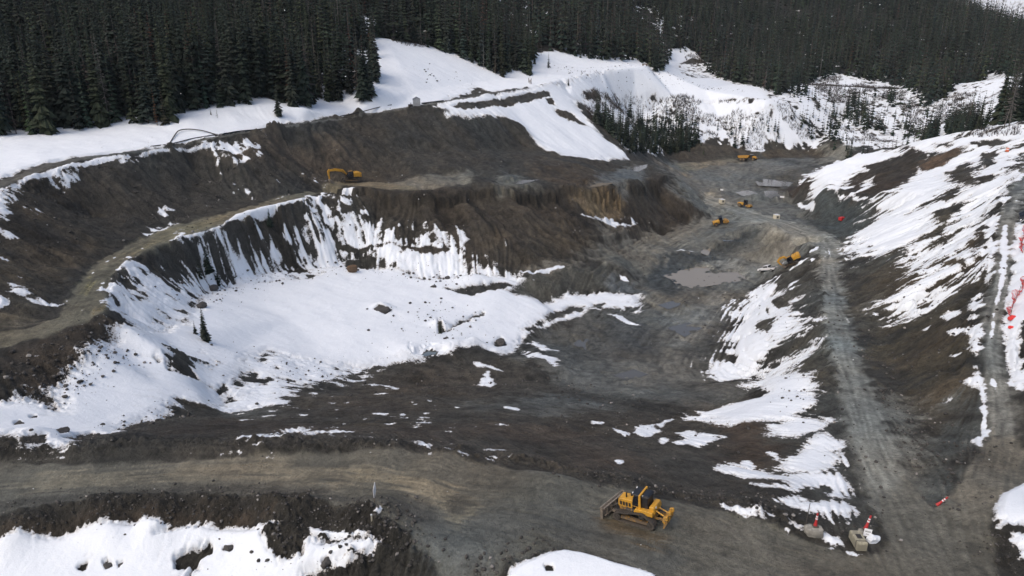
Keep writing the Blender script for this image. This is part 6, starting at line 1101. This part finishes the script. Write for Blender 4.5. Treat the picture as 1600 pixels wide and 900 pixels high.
def rock_thing(name, label, cat, u, v, size, m, seed, rz=0., sink=.25, box=0., rough=.22, group=None, rx=0.):
    bm = rock_mesh(seed, 3, rough, 1.0, box); me = bpy.data.meshes.new(name); bm.to_mesh(me); bm.free(); me.materials.append(m); o = bpy.data.objects.new(name, me); COL.objects.link(o); x, y, _ = ground(u, v)
    o.scale = size; o.rotation_euler = (rx, 0, rz); o.location = (x, y, Hz(x, y) + size[2]*(1-2*sink)*.9); tag(o, label, cat, group); return o
rock_thing('boulder', 'rounded grey concrete lump with a red delineator standing on it', 'boulder', 1271, 831, (.86, .58, .55), CON, 3, -.15, .2, .45, .10)
bx, by, _ = ground(1271, 829.5); zc = Hz(bx, by); delineator('red delineator standing on the rounded grey concrete lump', (bx+.05, by-.05, zc + .70), (0, .03))
r = empty('concrete_block', (0, 0, 0), 0, 'tan interlocking concrete block with a dark strap at the junction', 'concrete block')
MB().prism([(-.82, 0), (.82, 0), (.82, .62), (.74, .74), (-.74, .74), (-.82, .62)], -.40, .40, .03).build('block', CONT, r); MB().box((0, 0, .76), (.5, .4, .06), 0, .02).build('top_recess_shade', DRK, r)  # recess on top is a raised dark slab painting a hollow's shade
MB().box((.55, .402, .38), (.06, .02, .76)).box((.55, -.402, .38), (.06, .02, .76)).box((.55, 0, .752), (.06, .82, .02)).build('strap', DRK, r)
place(r, 1340, 849, heading(1341, 858, 1331, 840), .02)
sx, sy, _ = ground(1351.5, 836); delineator('red delineator rising behind the white notice board at the junction', (sx+.05, sy+.2, Hz(sx, sy)+.5), (-.05, .22), 1.08)
MB_ = MB().box((0, 0, 0), (.9, .7, .5), 0, .12).build('rock', CON); MB_.location = (sx, sy+.15, Hz(sx, sy)+.25); tag(MB_, 'grey stone footing under the delineator with the notice board', 'rock')
r = empty('notice_board', (sx+.0, sy-.30, Hz(sx, sy)+.62), -.25, 'small white notice board leaning at the foot of a red delineator', 'notice board'); r.rotation_euler = (-.25, .2, -.1)
MB().box((0, 0, 0), (.62, .03, .62), 0, .008).build('panel', REF, r)
tx = MB()
for row, (n_, z, h_) in enumerate(((7, .09, .10), (4, -.14, .09))):
    for q in range(n_): x = (q-(n_-1)/2)*.066; tx.box((x, -.018, z), (.022, .008, h_)); tx.box((x+.018, -.0185, z + (.03 if (q*7+row) % 3 else -.03)), (.03, .007, .022)); 
    if row == 0: tx.box((-.0, -.0182, z-.05), (.40, .006, .012))
tx.build('lettering', DRK, r)
rock_thing('snow_lump', 'lump of old white snow beside the notice board', 'snow lump', 1363, 844, (.62, .45, .42), EARTH, 8, .3, .2, 0, .2)
me_ = bpy.data.objects['snow_lump'].data
for nm, ty, vals in (('sn', 'FLOAT', 1.0), ('wet', 'FLOAT', .3)):
    a_ = me_.attributes.new(nm, ty, 'POINT'); a_.data.foreach_set('value', np.full(len(me_.vertices), vals, np.float32))
px_, py_, _ = ground(1463, 788); delineator('red delineator leaning over at the gravel edge between the two roads', (px_, py_, Hz(px_, py_)+.02), (.15, .62), 1.0)
gx_, gy_, _ = ground(1257.5, 826); o = MB().cyl((0, 0, -.2), (.12, .05, 2.6), .028, 6).cyl((-.02, 0, -.2), (0, 0, .35), .05, 6).build('whip_pole', STL); o.location = (gx_, gy_, Hz(gx_, gy_)); tag(o, 'thin bare marker pole left of the concrete lump', 'marker pole')
r = empty('marker_stake', (0, 0, 0), 0, 'white pointed marker board planted in the mud pile beside the haul road', 'marker'); MB().cyl((0, 0, -.3), (.02, 0, .8), .035, 6).build('stake', WOOD, r)
g = MB(); g.prism([(-.05, .45), (.05, .45), (.17, 1.15), (.06, 1.85), (.02, 1.85), (-.15, 1.15)], -.02, .02); g.build('board', WHT, r); place(r, 585, 785, .25); r.rotation_euler[1] = .08; r.rotation_euler[2] = .9
r = empty('survey_stake', (0, 0, 0), 0, 'short pale stake below the white pointed marker', 'marker'); MB().box((0, 0, .25), (.12, .06, .8)).build('stake', TAN, r); MB().box((0, 0, .62), (.14, .08, .12)).build('cap', WHT, r); place(r, 581, 816, .4)
# ---- red mesh fence and cones by the access road
def mesh_fence(label, pts_, h, seed):
    W_ = hit([p[0] for p in pts_], [p[1] for p in pts_]); rr_ = np.random.default_rng(seed); ln = [np.hypot(*(b-a)) for a, b in zip(W_[:-1], W_[1:])]; r = empty('mesh_fence', (float(W_[0][0]), float(W_[0][1]), Hz(*W_[0])), 0, label, 'fence'); ox, oy, oz = r.location
    n = int(sum(ln)/.13); cum = np.concatenate([[0], np.cumsum(ln)]); bm = bmesh.new(); G = []
    nz = 10
    for i in range(n+1):
        t = sum(ln)*i/n; k_ = min(np.searchsorted(cum, t, 'right')-1, len(ln)-1); f = (t-cum[k_])/ln[k_]; p = W_[k_] + (W_[k_+1]-W_[k_])*f; dr = (W_[k_+1]-W_[k_])/ln[k_]; hl = h*(1 + .25*math.sin(t*1.7+seed) + rr_.normal()*.012); zb = Hz(*p); row = []
        for j in range(nz+1):
            off_ = (.45*math.sin(t*1.1) + .15)*(j/nz) + .08*math.sin(t*5 + j); row.append(Vector((p[0] - dr[1]*off_ - ox, p[1] + dr[0]*off_ - oy, zb - oz + hl*j/nz*(.9 if j else 0))))
        G.append(row)
    def ribbon(a, b, w_):
        q = [bm.verts.new(c) for c in (a - w_, a + w_, b + w_, b - w_)]; bm.faces.new(q)
    for i in range(n):
        for j in range(nz+1): ribbon(G[i][j], G[i+1][j], Vector((0, 0, .024)))
    for i in range(n+1):
        tv_ = (G[min(i+1, n)][0]-G[max(i-1, 0)][0]).normalized()*.02
        for j in range(nz): ribbon(G[i][j], G[i][j+1], tv_)
    me = bpy.data.meshes.new('netting'); bm.to_mesh(me); bm.free(); me.materials.append(REDNET); o = bpy.data.objects.new('netting', me); COL.objects.link(o); o.parent = r
    for i in range(0, n+1, max(1, n//7)):
        q = G[i][0]; MB().cyl((q[0], q[1], q[2]-.2), (q[0]+.05, q[1], q[2]+h*1.25), .035, 6).build('post', WOOD, r)
REDNET = mat('red_netting', (.70, .045, .04), .5)
mesh_fence('sagging red mesh fence along the snowy right shoulder of the access road', [(1577, 500), (1579, 484), (1588, 468), (1597, 452), (1606, 430)], 1.15, 1); mesh_fence('shorter red mesh fence on the snow below the dark pickup', [(1597, 398), (1594, 387), (1599, 374), (1603, 360)], 1.0, 4)
rock_thing('netting_bundle', 'crumpled bundle of red netting at the lower end of the mesh fence', 'netting bundle', 1580, 500, (.55, .35, .4), REDNET, 5, .5, .15, 0, .5); rock_thing('netting_scrap', 'small red netting scrap lying below the crumpled bundle', 'netting scrap', 1578, 516, (.42, .3, .25), REDNET, 6, .1, .15, 0, .5)
cx_, cy_, _ = ground(1573, 239); r = empty('traffic_barrel', (cx_, cy_, Hz(cx_, cy_)), 0, 'orange barrel on the snow near the top of the right mound', 'traffic barrel'); ORG = grimy('barrel_orange', (.75, .16, .06), amt=.2)
MB().cyl((0, 0, .05), (0, 0, 1.2), .5, 14, .42).build('drum', ORG, r); MB().cyl((0, 0, 0), (0, 0, .08), .65, 14).build('base', RUB, r); MB().cyl((0, 0, .7), (0, 0, .95), .475, 14).build('reflective_band', REF, r)
# ---- rocks
BRN = grimy('brown_rock', (.17, .095, .045), dirt=(.06, .05, .04), amt=.6, rough=.9); DKR = grimy('dark_rock', (.045, .042, .04), dirt=(.09, .085, .08), amt=.5, rough=.9)
rock_thing('boulder', 'blocky rust brown boulder lying on the snow below the bench', 'boulder', 551, 428, (1.5, 1.1, 1.15), BRN, 11, .4, .12, .5, .12)
for u, v, s_, lab in [(29, 667, (1.0, .8, .6), 'dark rounded rock on the snow at the left edge, larger of two'), (52, 656, (.55, .45, .35), 'small dark rock on the snow just above the larger one at the left edge'), (97, 678, (.8, .6, .5), 'dark rock at the lower snow edge above the haul road berm'), (357, 859, (.5, .4, .35), 'dark clod on the foreground snow right of the brown patch'), (511, 879, (.55, .45, .45), 'round dark clod on the snow beside the foreground mud pile'), (168, 885, (.5, .4, .25), 'flat dark clod on the foreground snow, left of two'), (190, 884, (.42, .34, .25), 'dark clod on the foreground snow, right of two'),
                       (782, 538, (1.3, 1.0, .9), 'dark angular rock mound at the lower tip of the snow bowl'), (334, 456, (1.2, .8, .8), 'dark rock at the upper edge of the snow bowl below the spruce clump'), (316, 482, (1.0, .8, .7), 'dark rock on the snow between the spruce clump and the lone spruce'), (597, 485, (1.9, 1.0, .8), 'dark elongated rock poking out of the smooth snow bowl'), (678, 452, (1.0, .6, .4), 'small flat dark rock on the snow below the bench face'), (699, 438, (.7, .5, .6), 'upright dark rock at the toe of the bench face')]:
    rock_thing('rock', lab, 'rock', u, v, s_, DKR, int(u), u % 3, .3)
# ---- rubble along the berms
R_lim = lambda p: math.hypot(p[0], p[1]) < 85
RV, RF, RC = [], [], []; base_rocks = []
for i in range(6):
    bm = rock_mesh(100+i, 1, .35, .8); bm.verts.index_update(); base_rocks.append((np.array([v.co[:] for v in bm.verts], np.float32), np.array([[v.index for v in f.verts] for f in bm.faces], np.int32))); bm.free()
off = 0
SC = [(CLOD[0][0], 1.6, 1100, .10), (CLOD[1][0], 2.0, 1800, .13), (CLOD[2][0], 2.6, 900, .15), (CLOD[3][0], 1.5, 200, .16), (CLOD[4][0], 1.2, 300, .14), ([(1475,790),(1516,735),(1546,680),(1440,720),(1400,600)], 2.5, 500, .15), ([(900,740),(1070,768),(1240,800)], 2.5, 400, .17), ([(260,440),(300,470),(360,445),(470,425),(560,415),(640,430),(740,440)], 5, 500, .3), ([(420,580),(540,600),(700,600),(900,610),(1040,690)], 9, 1000, .22), ([(700,480),(660,520),(740,520)], 8, 160, .28), ([(1330,500),(1436,650),(1440,740)], 4, 500, .2), ([(300,640),(200,665),(60,690)], 3, 260, .22), ([(0,590),(80,600),(180,540)], 4, 500, .25), ([(1556,850),(1600,880)], 2.5, 250, .14), ([(60,330),(300,300),(500,250),(700,230),(800,250)], 15, 1100, .26), ([(560,340),(800,360),(900,350),(1050,310)], 8, 600, .26), ([(1340,420),(1450,480),(1480,600)], 8, 600, .2), ([(1000,450),(1080,400),(1180,375),(1120,520)], 9, 600, .22), ([(1230,480),(1250,600),(1260,720)], 4, 300, .2), ([(880,112),(940,112),(1000,110),(1060,122),(1150,142)], 12, 700, .3), ([(640,110),(740,130)], 10, 60, .4), ([(1280,840),(1345,830)], 2, 160, .1)]
for line, rad, n, sz in SC:
    W_ = hit([p[0] for p in line], [p[1] for p in line]); sg = [np.hypot(*(b-a)) for a, b in zip(W_[:-1], W_[1:])]; pr = np.array(sg)/sum(sg)
    for q in range(n):
        k_ = rng.choice(len(sg), p=pr); t = rng.random(); p = W_[k_] + (W_[k_+1]-W_[k_])*t + rng.normal(size=2)*rad*.6
        if sn_at(p[0], p[1]) > .25 and rng.random() < (.8 if R_lim(p) else 0): continue
        s_ = sz*(.3 + 1.5*rng.random()**5)
        bv, bf = base_rocks[q % 6]; a = rng.random()*6.28; c, s2 = math.cos(a), math.sin(a); v = bv*s_*np.array([1, .8, .75]); RV.append(np.stack([v[:, 0]*c - v[:, 1]*s2 + p[0], v[:, 0]*s2 + v[:, 1]*c + p[1], v[:, 2] + Hz(p[0], p[1]) + s_*.25], -1)); RF.append(bf + off); off += len(bv)
        g_ = .05 + .035*rng.random() if rng.random() < .9 else .16 + .1*rng.random(); RC.append(np.tile(np.array([g_, g_*.94, g_*.87], np.float32), (len(bv), 1)))
rb = np_mesh('rubble', np.concatenate(RV), np.concatenate(RF), [FOL], {'tint': np.concatenate(RC)}, smooth=False); tag(rb, 'loose clods and stones along the berms and slopes', 'rubble', kind='stuff')
# ---- puddles
WAT = {}
for nm, c, ro in (('tan', (.25, .215, .165), .12), ('grey', (.10, .098, .092), .12), ('clear', (.12, .15, .17), .12)): WAT[nm] = mat('puddle_water_' + nm, c, ro, spec=.4)
for name, uv, lev, wt in PUD:
    k_ = np.array([(p[0], p[1]) for p in uv]); c0 = k_.mean(0); o = MB(); o.bm.faces.new([o.bm.verts.new((p[0], p[1], lev)) for p in (c0 + (k_-c0)*1.12)][::1]); q = o.build('puddle', WAT[wt]); q['kind'] = 'structure'
    if q.data.polygons[0].normal.z < 0: q.data.flip_normals()
# ---- falling snow
FVs, FFs = [], []; off = 0
bm = bmesh.new(); bmesh.ops.create_icosphere(bm, subdivisions=1, radius=1); fb = np.array([v.co[:] for v in bm.verts], np.float32); ff = np.array([[v.index for v in f.verts] for f in bm.faces], np.int32); bm.free()
for q in range(110):
    d = 12 + 110*rng.random(); u, v = rng.uniform(-200, 1800), rng.uniform(-80, 960); x, y, k_ = ray(u, v); p = np.array([x, y, k_])*d/math.sqrt(x*x + y*y + k_*k_) + np.array([0, 0, CAM_H])
    if p[2] < Hz(p[0], p[1]) + .3: continue
    s_ = d/700*rng.uniform(.2, .55); FVs.append(fb*s_ + p); FFs.append(ff + off); off += len(fb)
fs = np_mesh('falling_snow', np.concatenate(FVs).astype(np.float32), np.concatenate(FFs), [mat('snowflake', (.86, .88, .9), .8)]); tag(fs, 'sparse snowflakes drifting in the air', 'snow', kind='stuff')

# ------------------------------------------------------------------ air
HZ = mat('haze_air'); ht = HZ.node_tree; ht.nodes.remove(ht.nodes['Principled BSDF']); pv = ht.nodes.new('ShaderNodeVolumePrincipled')
pv.inputs['Color'].default_value = (.80, .84, .92, 1); pv.inputs['Density'].default_value = .00005; pv.inputs['Anisotropy'].default_value = .2
ht.links.new(pv.outputs[0], ht.nodes['Material Output'].inputs['Volume'])
hm = bpy.data.meshes.new('haze'); bm = bmesh.new(); g_ = bmesh.ops.create_cube(bm, size=1)['verts']; ztop = 372.0; zbot = float(Zt.min()) - 6
bmesh.ops.scale(bm, vec=(7400, 3800, ztop-zbot), verts=g_); bmesh.ops.translate(bm, vec=(0, 1700, (ztop+zbot)/2), verts=g_); bm.to_mesh(hm); bm.free(); hm.materials.append(HZ)
ho = bpy.data.objects.new('haze', hm); COL.objects.link(ho); ho['kind'] = 'stuff'
